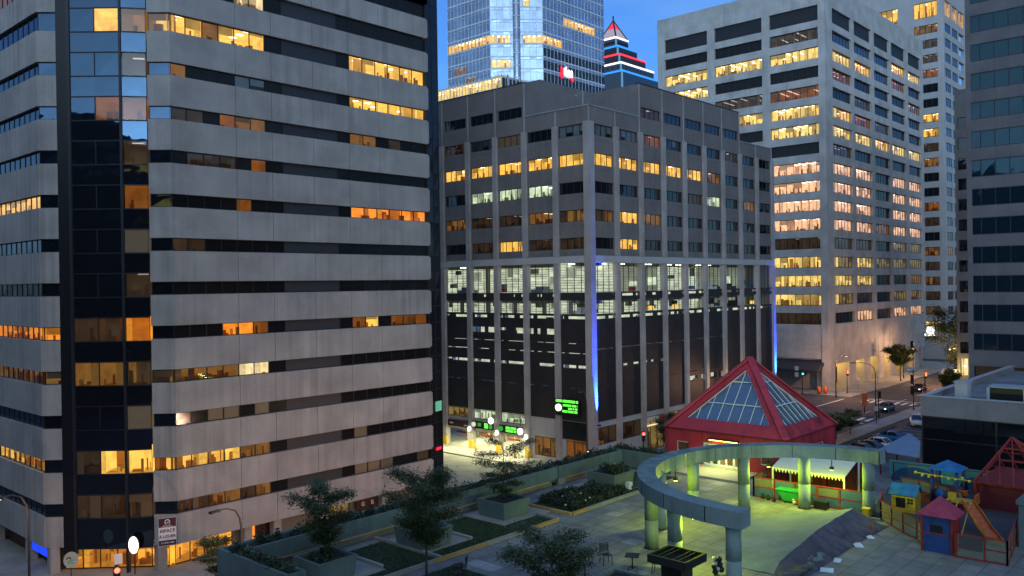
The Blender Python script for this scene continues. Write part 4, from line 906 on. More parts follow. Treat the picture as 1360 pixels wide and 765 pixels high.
kerb((26.8, 29.62), (30.3, 29.62), 'tan wooden edging along the front lawn behind the foreground tree', 'wood_edge')
kerb((30.32, 29.62), (33.98, 29.62), 'weathered grey edging mostly behind the foreground tree', 'kerb_stone')
kerb((22.2, 29.62), (26.78, 29.62), 'grey edging at the lower left end of the front lawn', 'kerb_stone')
kerb((27.36, 29.75), (27.36, 34.8), 'pale edging running back between the two leftmost planters', 'kerb_stone')
kerb((24.75, 30.9), (24.75, 34.0), 'low edging beside the leftmost planter pad', 'kerb_stone')
kerb((30.45, 30.8), (30.45, 34.0), 'low edging beside the second planter pad', 'kerb_stone')
# parapet troughs along the street side
def parapet(x0, x1, lab, warm=False):
    t = thing('parapet_planter', ((x0+x1)/2, 35.4, 9), lab, 'planter wall', 'teal planter walls along the street edge')
    b = mb('teal_paint'); b.box(x0, x1, 34.75, 34.93, 9.45, 10.2); b.box(x0, x1, 35.8, 36.05, 8.6, 10.2); b.box(x0, x0+.2, 34.932, 35.798, 9.2, 10.2); b.box(x1-.2, x1, 34.932, 35.798, 9.2, 10.2); b.box(x0+.2, x1-.2, 34.932, 35.798, 9.3, 9.5); b.build('trough', t)
    b = mb('kerb_stone'); b.box(x0+.2, x1-.3, 35.0, 35.2, 9.0, 9.44); b.box(x0, x0+.7, 34.80, 34.99, 9.0, 9.44); b.build('plinth', t)
    b = mb('soil'); b.box(x0+.2, x1-.2, 34.932, 35.798, 9.5, 10.08); b.build('soil', t)
    b = mb('wood_edge'); b.box(x0+.75, x1-.9, 34.70, 34.96, 9.38, 9.445); b.build('bench_slat', t)
    return t
for x0, x1, l in ((20.3, 30.0, 'teal planter wall at the near left end, behind the leftmost planter'), (30.15, 36.2, 'teal planter wall behind the big tree'), (36.35, 42.2, 'teal planter wall behind the small tree, before the shrub bed'), (42.35, 49.4, 'teal planter wall running up to the far corner of the plaza')): parapet(x0, x1, l)
def trough_y(x0, x1, y0, y1, lab):
    t = thing('parapet_planter', ((x0+x1)/2, (y0+y1)/2, 9), lab, 'planter wall'); b = mb('teal_paint'); w = .16
    b.box(x0, x0+w, y0, y1, 8.6, 10.2); b.box(x1-w, x1, y0, y1, 9.0, 10.2); b.box(x0+w, x1-w, y0, y0+w, 9, 10.2); b.box(x0+w, x1-w, y1-w, y1, 9, 10.2); b.build('trough', t); b = mb('soil'); b.box(x0+w, x1-w, y0+w, y1-w, 9, 10.08); b.build('soil', t)
trough_y(19.35, 20.25, 30.3, 36.0, 'teal planter wall turning the near left corner of the plaza'); trough_y(49.55, 50.6, 30.9, 36.0, 'teal planter wall turning the far corner beside the red pavilion')
# square planters on paved pads
def planter(x0, y0, s, lab, lean=.06, h=1.0):
    t = thing('square_planter', (x0+s/2, y0+s/2, 9), lab, 'planter', 'square concrete planters on the plaza')
    x1, y1 = x0+s, y0+s; w = .14; b = mb('teal_paint'); z0, z1 = 9.07, 9.0+h
    o0 = [(x0+lean*2,y0+lean*2,z0),(x1-lean*2,y0+lean*2,z0),(x1-lean*2,y1-lean*2,z0),(x0+lean*2,y1-lean*2,z0)]; o1 = [(x0,y0,z1),(x1,y0,z1),(x1,y1,z1),(x0,y1,z1)]; i1 = [(x0+w,y0+w,z1),(x1-w,y0+w,z1),(x1-w,y1-w,z1),(x0+w,y1-w,z1)]; i0 = [(p[0],p[1],z1-.2) for p in i1]
    for i in range(4):
        j = (i+1) % 4; b.face([o0[i],o0[j],o1[j],o1[i]]); b.face([o1[i],o1[j],i1[j],i1[i]]); b.face([i1[i],i1[j],i0[j],i0[i]])
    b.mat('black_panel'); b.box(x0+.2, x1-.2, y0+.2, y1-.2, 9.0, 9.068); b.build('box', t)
    b = mb('soil'); n = 9; hh = [[z1-.16+random.uniform(-.03, .08) for _ in range(n+1)] for _ in range(n+1)]; q = (s-2*w)/n
    for i in range(n):
        for j in range(n): X, Y = x0+w+i*q, y0+w+j*q; b.face([(X,Y,hh[i][j]),(X+q,Y,hh[i+1][j]),(X+q,Y+q,hh[i+1][j+1]),(X,Y+q,hh[i][j+1])])
    b.build('soil', t); return t
planter(21.3, 30.9, 2.05, 'teal square planter with a tree at the lower left of the plaza'); planter(27.2, 30.95, 2.1, 'teal square planter half hidden behind the big tree'); planter(33.8, 31.65, 2.15, 'teal square planter with the thin tree in the middle of the lawns'); planter(43.2, 31.0, 2.2, 'teal square planter full of shrubs, farthest along the wall')
b = mb('kerb_stone')
for x0, x1, y0, y1 in ((20.7, 24.6, 30.5, 34.0), (27.5, 30.35, 30.8, 34.0), (33.25, 37.1, 31.15, 34.4), (42.6, 46.2, 30.4, 34.0)): slab(b, x0, x1, y0, y1, 9.0, 9.065)
structure(b, 'planter_pad', (0,0,9))
# shrubs
def shrub(x, y, z, r, h, n, rs, m='shrub', name='shrub', lab=None, flowers=0, group=None):
    b = mb(m)
    for _ in range(n):
        a, t, q = rs.uniform(0, 6.28), rs.random()**.5, rs.random(); px, py, pz = x+r*t*math.cos(a), y+r*t*math.sin(a), z+.05+h*q*(1-.5*t*t)
        d = Vector((rs.uniform(-1,1), rs.uniform(-1,1), rs.uniform(.1,1.2))).normalized(); s = d.cross(Vector((rs.uniform(-1,1),rs.uniform(-1,1),.3))).normalized(); l = rs.uniform(.08,.2); w = l*.35; c = Vector((px,py,pz)); b.face([c-s*w, c+d*l*.5-s*w*.2, c+d*l, c+s*w])
    if flowers:
        b.mat('flower')
        for _ in range(flowers): a = rs.uniform(0, 6.28); b.ball((x+r*.7*math.cos(a), y+r*.7*math.sin(a), z+h*rs.uniform(.6, 1)), .05, 5, 4)
    b.mat('bark')
    for _ in range(5): a = rs.uniform(0, 6.28); b.tube([(x, y, z), (x+r*.5*math.cos(a), y+r*.5*math.sin(a), z+h*.7)], [.02, .008], 4, False)
    return single(b, name, (x, y, z), lab, 'shrub', group)
rs = random.Random(11)
for i in range(44):
    shrub(37.9+rs.random()*5.0, 30.15+rs.random()*2.6, 9.05, rs.uniform(.35, .6), rs.uniform(.3, .6), 200, rs, flowers=2 if i % 6 == 0 else 0, lab='dark leafy shrub in the long edged bed between two planters', group='shrubs in the edged bed')
for i in range(7): shrub(43.6+rs.random()*1.4, 31.4+rs.random()*1.4, 9.85, .45, .55, 200, rs, lab='dark low shrub growing in the farthest square planter', group='shrubs in the far planter')
for i in range(46):
    x = 20.8+28.3*(i+rs.random())/46; shrub(x, 35.35+rs.uniform(-.15,.15), 10.05, rs.uniform(.2,.45), rs.uniform(.2,.65), 90, rs, lab='small dark plant in the street-side planter wall', group='plants in the planter walls')
for i in range(9): shrub(19.8+rs.uniform(-.1,.1), 30.7+5*(i+rs.random())/9, 10.05, .35, .4, 90, rs, m='leaf_mid' if i % 3 == 0 else 'shrub', lab='low leafy plant in the near left corner planter wall', group='plants in the near corner planter')
for i in range(8): shrub(50.05, 31.2+4.5*(i+rs.random())/8, 10.05, .35, .45, 90, rs, lab='dark plant in the planter wall beside the red pavilion', group='plants beside the pavilion')
for i in range(12): shrub(21.6+rs.random()*1.4, 31.2+rs.random()*1.4, 9.83, .2, .25, 40, rs, lab='small weed in the soil of the lower left planter', group='weeds in the lower left planter')

# trees -------------------------------------------------------------
def tree(name, x, y, z, h, spread, lab, rs, trunk=.07, clear=.38, limbs=9, leaf='leaf_dark', dens=1.0, lsz=.10, flat=.35, group=None, lean=(0, 0)):
    t = thing(name, (x, y, z), lab, 'tree', group); b = mb('bark'); top = Vector((x+lean[0], y+lean[1], z+h*.86))
    ax = [Vector((x, y, z)).lerp(top, q)+Vector((rs.uniform(-.05,.05), rs.uniform(-.05,.05), 0))*h*.12*(q > 0) for q in (0, .2, .4, .6, .8, 1)]
    b.tube(ax, [trunk*(1-.8*q) for q in (0, .2, .4, .6, .8, 1)], 7)
    tips = []
    for i in range(limbs):
        q = clear+(1-clear)*(i+.3)/limbs; k = min(4, int(q*5)); base = ax[k].lerp(ax[k+1], q*5-k); a = i*2.4+rs.uniform(-.4,.4); env = math.sin(math.pi*min(1, (1-q)/(1-clear)*.75+.22)); ln = spread*env*rs.uniform(.75, 1.15)
        d = Vector((math.cos(a), math.sin(a), rs.uniform(.15, .5))); p1 = base+d*ln*.5; p2 = base+d*ln+Vector((0,0,-.05*ln)); b.tube([base, p1, p2], [trunk*.4*(1-q*.5), trunk*.25, trunk*.08], 5, False)
        for s in range(10):
            f = .2+.8*s/9; c = base.lerp(p2, f); a2 = a+rs.choice((-1,1))*rs.uniform(.4, 1.3); tw = ln*.45*rs.uniform(.4, 1)*(1.15-f*.5); e = c+Vector((math.cos(a2), math.sin(a2), rs.uniform(-.1,.35)))*tw; b.tube([c, e], [trunk*.12, trunk*.04], 4, False); tips.append((c, e, tw))
    b.build('trunk', t); cb = mb(leaf)
    for c, e, tw in tips:
        if rs.random() < .06: continue
        n = int(88*dens*(.6+tw)); w = Vector((0,0,1)); sd = (e-c).cross(w).normalized()
        for _ in range(n):
            f = rs.random()**.7; p = c.lerp(e, f*1.12)+Vector((rs.gauss(0, .13*spread), rs.gauss(0, .13*spread), rs.gauss(-.02, .24*spread*flat)))
            d = Vector((rs.uniform(-1,1), rs.uniform(-1,1), rs.uniform(-.5,.35))).normalized(); s = d.cross(Vector((rs.uniform(-.4,.4), rs.uniform(-.4,.4), 1))).normalized(); l = lsz*rs.uniform(.6,1.5); cb.face([p-d*l*.5, p+s*l*.27, p+d*l*.5, p-s*l*.27])
    cb.build('crown', t); return t
rs = random.Random(21)
tree('honey_locust', 22.35, 31.9, 9.85, 3.75, 1.45, 'dark feathery tree growing from the lower left teal planter', rs, clear=.22, limbs=13, dens=1.7, trunk=.05)
tree('honey_locust', 24.95, 28.1, 9.0, 5.45, 1.65, 'biggest dark tree on the plaza, rising in front of the tower base', rs, clear=.36, limbs=16, dens=1.9, trunk=.06)
tree('honey_locust', 34.9, 32.7, 9.85, 3.7, 1.75, 'thin layered tree in the middle teal planter before the garage entrance', rs, clear=.12, limbs=12, dens=1.05, flat=.16, trunk=.045)
tree('honey_locust', 24.6, 20.6, 9.0, 3.9, 1.55, 'foreground tree cut by the bottom edge beside the chairs', rs, clear=.25, limbs=14, dens=1.7, trunk=.06)
tree('street_tree', 30.0, 55.4, .1, 4.9, 1.6, 'small street tree lit warm from the shop below the left tower', rs, clear=.45, limbs=10, leaf='leaf_street', dens=1.2, trunk=.06, lsz=.14)
tree('street_tree', 17.2, 51.5, 0, 4.2, 2.4, 'dark bushy tree at the bottom left corner of the street', rs, clear=.3, limbs=12, dens=1.6, lsz=.16)
tree('street_tree', 192, 51.0, 0, 17, 5.2, 'tall street tree before the slim tower on the far right', rs, clear=.3, limbs=16, leaf='leaf_street', dens=.55, lsz=.42, trunk=.16, flat=.5)
tree('street_tree', 190, 61.2, 0, 8.2, 3.0, 'yellow lit round street tree beside the pale office block', rs, clear=.55, limbs=10, leaf='leaf_street', dens=1.1, lsz=.42, trunk=.14, flat=.4)
tree('street_tree', 174, 47.2, 0, 5.2, 2.0, 'yellow-green low tree by the lit awning on the far street', rs, clear=.3, limbs=10, leaf='leaf_street', dens=.9, lsz=.34, trunk=.10, flat=.5)
for i, (x, y, h) in enumerate(((111.0, 45.9, 4.6), (116, 45.9, 3.6), (121, 45.9, 3.4))): tree('street_tree', x, y, .1, h, 1.9, ['leafy street tree beside the right corner of the red pavilion', 'leafy street tree behind the parked cars', 'leafy street tree near the orange banner'][i], rs, clear=.4, limbs=9, leaf='leaf_street', dens=.8, lsz=.22, trunk=.07, flat=.3)
tree('street_tree', 92, 57.4, .1, 5.5, 2.2, 'dark street tree in front of the garage shops by the pavilion', rs, clear=.35, limbs=9, dens=1.3, lsz=.24, trunk=.08)
tree('street_tree', 100, 57.6, .1, 5.0, 2.0, 'dark street tree just left of the red pavilion roof edge', rs, clear=.35, limbs=9, dens=1.3, lsz=.24, trunk=.08)

# ------------------------------------------------------------------ red pavilion with the glass pyramid
Pv = thing('pavilion', (57.2, 28.9, 9), 'red pavilion with a pyramid roof glazed on each side', 'pavilion')
x0, x1, y0, y1 = 53.0, 61.4, 24.33, 33.5; ze = 11.55; cx, cy, za = 57.2, 28.9, 16.45
b = mb('red_paint')
PVL = Facade((x0, y1, 9), (0, -1, 0)); PVR = Facade((x0, y0, 9), (1, 0, 0))
def pwall(f, W, ops, z1=2.55):
    xs = [0]+[q for o in ops for q in o[:2]]+[W]
    for i in range(0, len(xs), 2): f.box(b, xs[i], xs[i+1], .15, z1, -.3, 0)
    for o in ops:
        f.box(b, o[0], o[1], o[3], z1, -.3, 0)
        if o[2] > .16: f.box(b, o[0], o[1], .15, o[2], -.3, 0)
OL = [(1.0, 1.95, .9, 1.62), (3.1, 6.6, .15, 1.75), (7.4, 8.3, .7, 1.6)]; OR = [(1.2, 2.6, .9, 1.6), (4.2, 6.2, .9, 1.6)]
pwall(PVL, y1-y0, OL); pwall(Facade((x0+.3, y0, 9), (1,0,0)), x1-x0-.3, [(a-.3, c-.3, d, e) for a, c, d, e in OR]); b.box(x0+.3, x1, y1-.3, y1, 9.15, ze); b.box(x1-.3, x1, y0+.3, y1-.3, 9.15, ze); b.build('wall', Pv)
b = mb('kerb_stone'); b.box(x0-.3, x1+.3, y0-.3, y1+.3, 8.9, 9.15); b.box(x0-3.0, x0-.3, 26.2, 31.6, 8.9, 9.12); b.build('step', Pv)
for o in (OL[0], OL[2]): PVL.window(Pv, o[0], o[1], o[2], o[3], 'd', 1, rec=.1, depth=2, frame='white_metal', up=-.02, down=-.02)
for o in OR: PVR.window(Pv, o[0], o[1], o[2], o[3], 'D', 2, rec=.1, frame='white_metal')
for i in range(3): PVL.window(Pv, 3.12+i*1.16, 3.12+(i+1)*1.16-.02, .16, 1.74, 'y', 2, rec=.1, depth=2.5, frame='white_metal', fw=.14, name='door', up=-.02, down=-.02)
# roof: flat eave band, then four sides with a sunk triangular skylight
apex = Vector((cx, cy, za)); cor = [Vector((x0-.05,y0-.05,ze)), Vector((x1+.05,y0-.05,ze)), Vector((x1+.05,y1+.05,ze)), Vector((x0-.05,y1+.05,ze))]
rb_ = mb('red_paint'); gl_ = []
for i in range(4):
    A_, B_ = cor[i], cor[(i+1)%4]; u = (B_-A_).normalized(); n = u.cross(apex-A_).normalized()
    mid = (A_+B_)/2; up = (apex-mid).normalized(); Hs = (apex-mid).length; Wd = (B_-A_).length
    P2 = lambda s, t, d=0: mid+u*s+up*t+n*d
    tb, tt, hb = .95, Hs-.95, None
    half = lambda t: Wd/2*(1-t/Hs)
    hb = half(tb)-.72
    tri = [P2(-hb, tb), P2(hb, tb), P2(0, tt)]; sunk = [P2(-hb, tb, -.28), P2(hb, tb, -.28), P2(0, tt, -.28)]
    rb_.face([A_, B_, tri[1], tri[0]]); rb_.face([B_, apex, tri[2], tri[1]]); rb_.face([apex, A_, tri[0], tri[2]])
    for k in range(3): rb_.face([tri[k], tri[(k+1)%3], sunk[(k+1)%3], sunk[k]])
    g_ = mb('skylight_glass'); g_.face(sunk); g_.mat('white_metal')
    q = lambda s, t: P2(s, t, -.22); w = .06
    for a, c in ((q(-hb, tb), q(hb, tb)), (q(hb, tb), q(0, tt)), (q(0, tt), q(-hb, tb))): g_.bar(a, c, .08, .07, n)
    for k in range(1, 8):
        s = -hb+2*hb*k/8; t1 = tb+(tt-tb)*(1-abs(s)/hb); g_.bar(q(s, tb), q(s, t1), .045, .05, n)
    for fr in (.34, .76):
        t1 = tb+(tt-tb)*fr; s = hb*(1-fr); g_.bar(q(-s, t1), q(s, t1), w, .07, n)
    gl_.append(g_)
    # raised hip ridges
for i in range(4): rb_.bar(cor[i]+Vector((0,0,.03)), apex+Vector((0,0,.03)), .5, .10)
sm = mb('maroon')
for k in range(1, 6): sm.box(x0-.012, x0-.002, y0+k*1.53-.015, y0+k*1.53+.015, 10.85, ze-.02); sm.box(x0+k*1.4-.015, x0+k*1.4+.015, y0-.012, y0-.002, 10.85, ze-.02)
sm.box(x0-.10, x0-.055, y0-.1, y1+.1, ze-.09, ze-.01); sm.box(x0-.053, x1+.1, y0-.10, y0-.055, ze-.09, ze-.01); sm.build('gutter', Pv)
rb_.build('roof', Pv)
for g_ in gl_: g_.build('skylight', Pv)

# ------------------------------------------------------------------ the half-ring pergola
Rg = thing('ring_pergola', (40, 17, 9), 'sage concrete half ring carried on round columns over the plaza', 'pergola')
b = mb('sage_paint'); n = 64; A0, A1 = R(-4), R(184); ro, ri, z0, z1 = 8.4, 7.5, 11.9, 12.6
def rp(a, r, z): return (40+r*math.cos(a), 17+r*math.sin(a), z)
b.smooth = False
for i in range(n):
    a, c = A0+(A1-A0)*i/n, A0+(A1-A0)*(i+1)/n; g0 = .0018 if i % 6 == 0 else 0; a += g0
    for q in ([rp(a,ro,z0),rp(c,ro,z0),rp(c,ro,z1),rp(a,ro,z1)], [rp(c,ri,z0),rp(a,ri,z0),rp(a,ri,z1),rp(c,ri,z1)], [rp(a,ri,z1),rp(a,ro,z1),rp(c,ro,z1),rp(c,ri,z1)], [rp(a,ro,z0),rp(a,ri,z0),rp(c,ri,z0),rp(c,ro,z0)]): b.face(q)
b.face([rp(A0,ri,z0),rp(A0,ro,z0),rp(A0,ro,z1),rp(A0,ri,z1)]); b.face([rp(A1,ro,z0),rp(A1,ri,z0),rp(A1,ri,z1),rp(A1,ro,z1)])
b.mat('black_panel')
for i in range(0, n, 6): a = A0+(A1-A0)*i/n; b.bar(rp(a, ri+.02, z0+.02), rp(a, ri+.02, z1-.02), .05, .05); b.bar(rp(a, ro-.02, z0+.02), rp(a, ro-.02, z1-.02), .05, .05)
b.build('beam', Rg)
for i in range(8):
    a = R(1)+R(178)*i/7; x, y = 40+7.75*math.cos(a), 17+7.75*math.sin(a); b = mb('sage_paint'); b.cyl(x, y, 9.0, 10.4, .33, 24); b.cyl(x, y, 10.41, 11.899, .33, 24); b.mat('black_panel'); b.cyl(x, y, 10.39, 10.42, .32, 24); b.cyl(x, y, 9.0, 9.06, .37, 24); b.build('column', Rg)
glow('flood_lens', (.86, 1, .10), 9)
FL_COL = (.78, 1.0, .03)
for (x, y, z, d, e, lab) in ((33.75, 19.85, 11.2, (.1, .15, -1), 190, 'small floodlight under the ring beam at its near left'), (39.6, 24.4, 11.2, (.1, -.05, -1), 230, 'small floodlight under the ring beam at its far side'), (47.3, 19.0, 11.2, (.25, .05, -1), 230, 'small floodlight under the ring beam lighting the white canopy'), (45.9, 22.1, 11.2, (.35, .3, -1), 260, 'small floodlight under the ring beam towards the pavilion doors')):
    g_ = thing('floodlight', (x, y, z), lab, 'floodlight', 'floodlights under the ring beam'); b = mb('dark_metal'); b.box(x-.09, x+.09, y-.09, y+.09, z+.12, z+.3); b.cyl(x, y, z+.3, 11.895, .025, 8); b.build('housing', g_); b = mb('flood_lens'); b.box(x-.07, x+.07, y-.07, y+.07, z+.095, z+.118); b.build('lens', g_)
    lamp('flood', 'POINT', (x, y, z), e*1.55, FL_COL, g_, shadow_soft_size=.1)
g_ = thing('door_light', (52.85, 28.7, 11), 'lit strip lamp over the pavilion doors behind the ring', 'lamp'); b = mb('flood_lens'); b.box(52.78, 52.98, 27.6, 29.8, 10.98, 11.02); b.build('lens', g_); b = mb('dark_metal'); b.box(52.76, 52.995, 27.55, 29.85, 11.022, 11.12); b.build('housing', g_); lamp('door_lamp', 'AREA', (52.4, 28.7, 10.95), 190, (.92, 1, .30), g_, shape='RECTANGLE', size=.4, size_y=2.2, dir=(-.5, 0, -1))

# ------------------------------------------------------------------ café furniture, cooker, tarp
def mk_chair():
    t = thing('patio_chair', (0,0,0), 'x', 'chair', 'dark metal patio chairs', rz=.0001); b = mb('dark_metal')
    b.box(-.21, .21, -.21, .21, .43, .455); b.build('seat', t)
    b = mb('dark_metal')
    for i in range(7): b.box(-.19+i*.058, -.155+i*.058, -.235, -.215, .5, .86)
    b.bar((-.21, -.225, .455), (-.21, -.26, .9), .03); b.bar((.21, -.225, .455), (.21, -.26, .9), .03); b.bar((-.21, -.26, .89), (.21, -.26, .89), .03); b.build('backrest', t)
    for sx in (-.2, .2):
        for sy in (-.2, .2): b = mb('dark_metal'); b.bar((sx, sy, .44), (sx*1.12, sy*1.12, 0), .028); b.build('leg', t)
    return t
ch0 = mk_chair()
for i, (x, y, rz, lab) in enumerate(((31.3, 25.95, 1.9, 'patio chair standing alone right of the foreground tree'), (31.85, 23.4, 2.6, 'patio chair between the two square tables near the left of the ring'), (26.4, 27.4, .6, 'patio chair nearest the tan edging, left of the foreground tree'), (25.7, 27.0, -.4, 'patio chair half cut by the bottom edge left of the foreground tree'), (32.35, 20.9, .3, 'patio chair half hidden behind the black cooker'))):
    o = ch0 if i == 0 else copy_tree(ch0); o.location = (x, y, 9); o.rotation_euler.z = rz; o['label'] = lab
def mk_table():
    t = thing('cafe_table', (0,0,0), 'x', 'table', 'small square café tables', rz=.0001); b = mb('dark_metal'); b.box(-.31, .31, -.31, .31, .70, .73); b.build('tabletop', t); b = mb('dark_metal'); b.cyl(0, 0, .1, .7, .03, 10)
    b.build('pedestal', t)
    for k in range(4): a = k*math.pi/2+.7; b = mb('dark_metal'); b.tube([(0,0,.24),(.2*math.cos(a),.2*math.sin(a),.16),(.32*math.cos(a),.32*math.sin(a),.01)], .016, 6); b.build('foot', t)
    return t
tb0 = mk_table()
for i, (x, y, rz, lab) in enumerate(((31.0, 23.75, .4, 'square café table left of the middle chair'), (31.8, 21.9, .5, 'square café table nearest the ring column'), (29.6, 22.9, .4, 'square café table cut by the bottom edge'), (30.7, 26.7, .5, 'square café table behind the foreground tree beside the lone chair'))):
    o = tb0 if i == 0 else copy_tree(tb0); o.location = (x, y, 9); o.rotation_euler.z = rz; o['label'] = lab
g_ = thing('outdoor_cooker', (31.0, 19.0, 9), 'black box on a pedestal with an open railed tray top in front of the ring', 'cooker')
b = mb('black_panel'); b.box(30.45, 31.35, 18.55, 19.5, 9, 10.25); b.build('pedestal', g_)
b = mb('dark_metal'); zt = 10.26; b.mat('tyre'); b.box(30.05, 31.75, 18.1, 19.95, zt, zt+.06)
for q in ((30.05, 30.15, 18.1, 19.95), (31.65, 31.75, 18.1, 19.95), (30.151, 31.649, 18.1, 18.2), (30.151, 31.649, 19.85, 19.95)): b.box(*q, zt+.06, zt+.34)
b.build('tray', g_); b = mb('tyre')
for y in (18.55, 18.8, 19.3, 19.55): b.bar((30.15, y, zt+.3), (31.65, y, zt+.3), .03)
b.build('rail', g_)
planter(27.55, 19.3, 1.9, 'teal planter rim just showing at the bottom edge below the café tables', h=.92)
# tarpaulin over the sand pit: height field with a ridge, a dark near slope and rumpled ends
import mathutils.noise as mn
def tarp():
    t = thing('tarpaulin', (41, 18, 9), 'large grey-blue tarpaulin lying ridged over something low inside the ring', 'tarpaulin')
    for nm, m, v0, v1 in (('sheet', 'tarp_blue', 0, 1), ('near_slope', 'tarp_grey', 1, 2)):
        b = mb(m); b.smooth = True; nu, nv = 56, 22
        def pt(i, j):
            u = i/nu; v = v0+(v1-v0)*j/nv; x = 35.3+u*10.6
            rid = 16.85+.25*u; far = 18.7+1.9*math.sin(min(1, u*1.5)*1.57)-.0+1.1*math.sin(u*3.1); near = 15.55+.9*(u*(1-u))*.8; zr = 9.1+.78*min(1, .35+u*1.3)
            if v <= 1: y = far+(rid-far)*v; z = 9.05+(zr-9.05)*v**1.6+.10*math.sin(v*3.14)*math.sin(u*7)
            else: y = rid+(near-rid)*(v-1); z = zr+(9.03-zr)*(v-1)**.85
            w = mn.noise(Vector((x*.9, y*1.3, 2)))*.04+mn.noise(Vector((x*2.2, y*4.2, 5)))*.012
            e = (.3 if v > 1 else .5)+1.6*(v > 1)*(1-abs(v-1.5)); x += .35*(v-1)*(v > 1)+.12*mn.noise(Vector((u*9, v*3, 1)))
            if u > .96: z = 9.03+(z-9.03)*max(0, (1-u)/.04)
            if u < .06: z = 9.03+(z-9.03)*u/.06
            return (x, y, max(9.015, z+w*(1 if 0 < v < 2 else .3)))
        V = [[pt(i, j) for j in range(nv+1)] for i in range(nu+1)]
        base = len(b.v); b.v += [p for r in V for p in r]
        for i in range(nu):
            for j in range(nv): q = base+i*(nv+1)+j; b.f.append((q, q+nv+1, q+nv+2, q+1)); b.mi.append(b.cur); b.sm.append(True)
        b.build(nm, t)
    b = mb('tarp_grey'); b.smooth = True; rs = random.Random(4)
    for k in range(7):
        x = 35.0+k*.5; pts = [(x+rs.uniform(-.2,.2)+q*.25, 16.3-rs.uniform(0,.5)+.2*math.sin(q*2+k), 9.06+rs.uniform(0,.22)) for q in range(5)]; b.mat(rs.choice(['tarp_grey', 'tarp_blue'])); b.tube(pts, [.04,.14,.11,.16,.03], 7)
    b.build('rumpled_edge', t)
tarp()
rs = random.Random(8)
for i, (x, y, l) in enumerate(((43.65, 15.7, 'pale paper sheet on the tiles nearest the traffic cone'), (41.9, 15.6, 'pale paper sheet second along the dark edge of the tarpaulin'), (39.0, 15.45, 'pale paper sheet by the middle of the tarpaulin edge'), (37.4, 15.3, 'pale crumpled sheet at the near end of the tarpaulin'), (46.3, 18.9, 'pale sheet behind the ridge of the tarpaulin'))):
    b = mb('paper'); a = rs.uniform(0, 3); c, s = math.cos(a), math.sin(a); w, d = rs.uniform(.22,.4), rs.uniform(.15,.28); P4 = [(x+c*q*w-s*r*d, y+s*q*w+c*r*d) for q, r in ((-1,-1),(1,-1),(1,1),(-1,1))]
    b.hexa([(p[0],p[1],9.01) for p in P4]+[(p[0],p[1],9.03+.05*rs.random()) for p in P4]); single(b, 'paper_sheet', (x, y, 9), l, 'paper')
g_ = thing('bundled_object', (33.7, 18.7, 9), 'black and white bundle leaning by the near column of the ring', 'bundle'); b = mb('black_panel'); b.smooth = True
for k in range(6): b.ball((33.75+.1*math.sin(k*2), 18.7+.12*math.cos(k*3), 9.15+.12*k), (.16,.14,.14))
b.build('bag', g_); b = mb('paper')
for k in range(3): b.ball((33.63, 18.62+.1*k, 9.35+.2*k), (.07,.09,.1))
b.build('wrapping', g_)
g_ = thing('bag_pile', (44.2, 30.9, 9), 'small heap of bags and a carton against the far planter', 'litter')
for q, m, nm in (((43.5, 30.75, 9.2), 'black_panel', 'bag'), ((44.35, 30.6, 9.2), 'toy_blue', 'bag'), ((45.1, 30.7, 9.15), 'sign_brown', 'bag')):
    b = mb(m); b.ball(q, (.28,.2,.2)); b.build(nm, g_)
b = mb('canvas_white'); b.box(44.0, 44.35, 30.45, 30.75, 9.07, 9.5); b.build('carton', g_)

# ------------------------------------------------------------------ play shelter under the white canopy
Sh = thing('play_shelter', (50, 21, 9), 'play shelter with a scalloped white canopy and red framed blue panels', 'shelter')
b = mb('canvas_white'); cf = [(48.9, 18.9, 10.62), (48.9, 23.35, 10.62), (52.4, 23.9, 11.05), (52.4, 19.4, 11.05)]; b.hexa([(p[0],p[1],p[2]-.04) for p in cf]+cf); b.smooth = False
for k in range(22):
    y = 18.9+4.45*k/22; yy = 18.9+4.45*(k+1)/22; ym = (y+yy)/2; b.face([(48.88,y,10.6),(48.88,ym,10.36),(48.88,yy,10.6)]); b.face([(48.88,yy,10.6),(48.88,ym,10.36),(48.87,y,10.6)])
b.build('canopy', Sh)
for y in (18.95, 23.3):
    for x in (48.95, 52.3): b = mb('white_metal'); b.bar((x, y+(.4 if x > 50 else 0), 9), (x, y+(.4 if x > 50 else 0), 10.58 if x < 50 else 11), .09); b.build('post', Sh)
b = mb('maroon'); b.box(52.5, 52.6, 18.5, 24.0, 9, 10.9); b.box(49.6, 52.45, 23.85, 23.95, 9, 10.6); b.mat('panel_blue'); b.box(52.44, 52.49, 20.2, 20.9, 9.6, 10.5); b.mat('toy_red'); b.box(52.3, 52.48, 21.4, 21.6, 9, 10.6); b.mat('toy_yellow'); b.box(52.40, 52.49, 22.3, 22.9, 9.2, 10.2); b.build('back_wall', Sh)
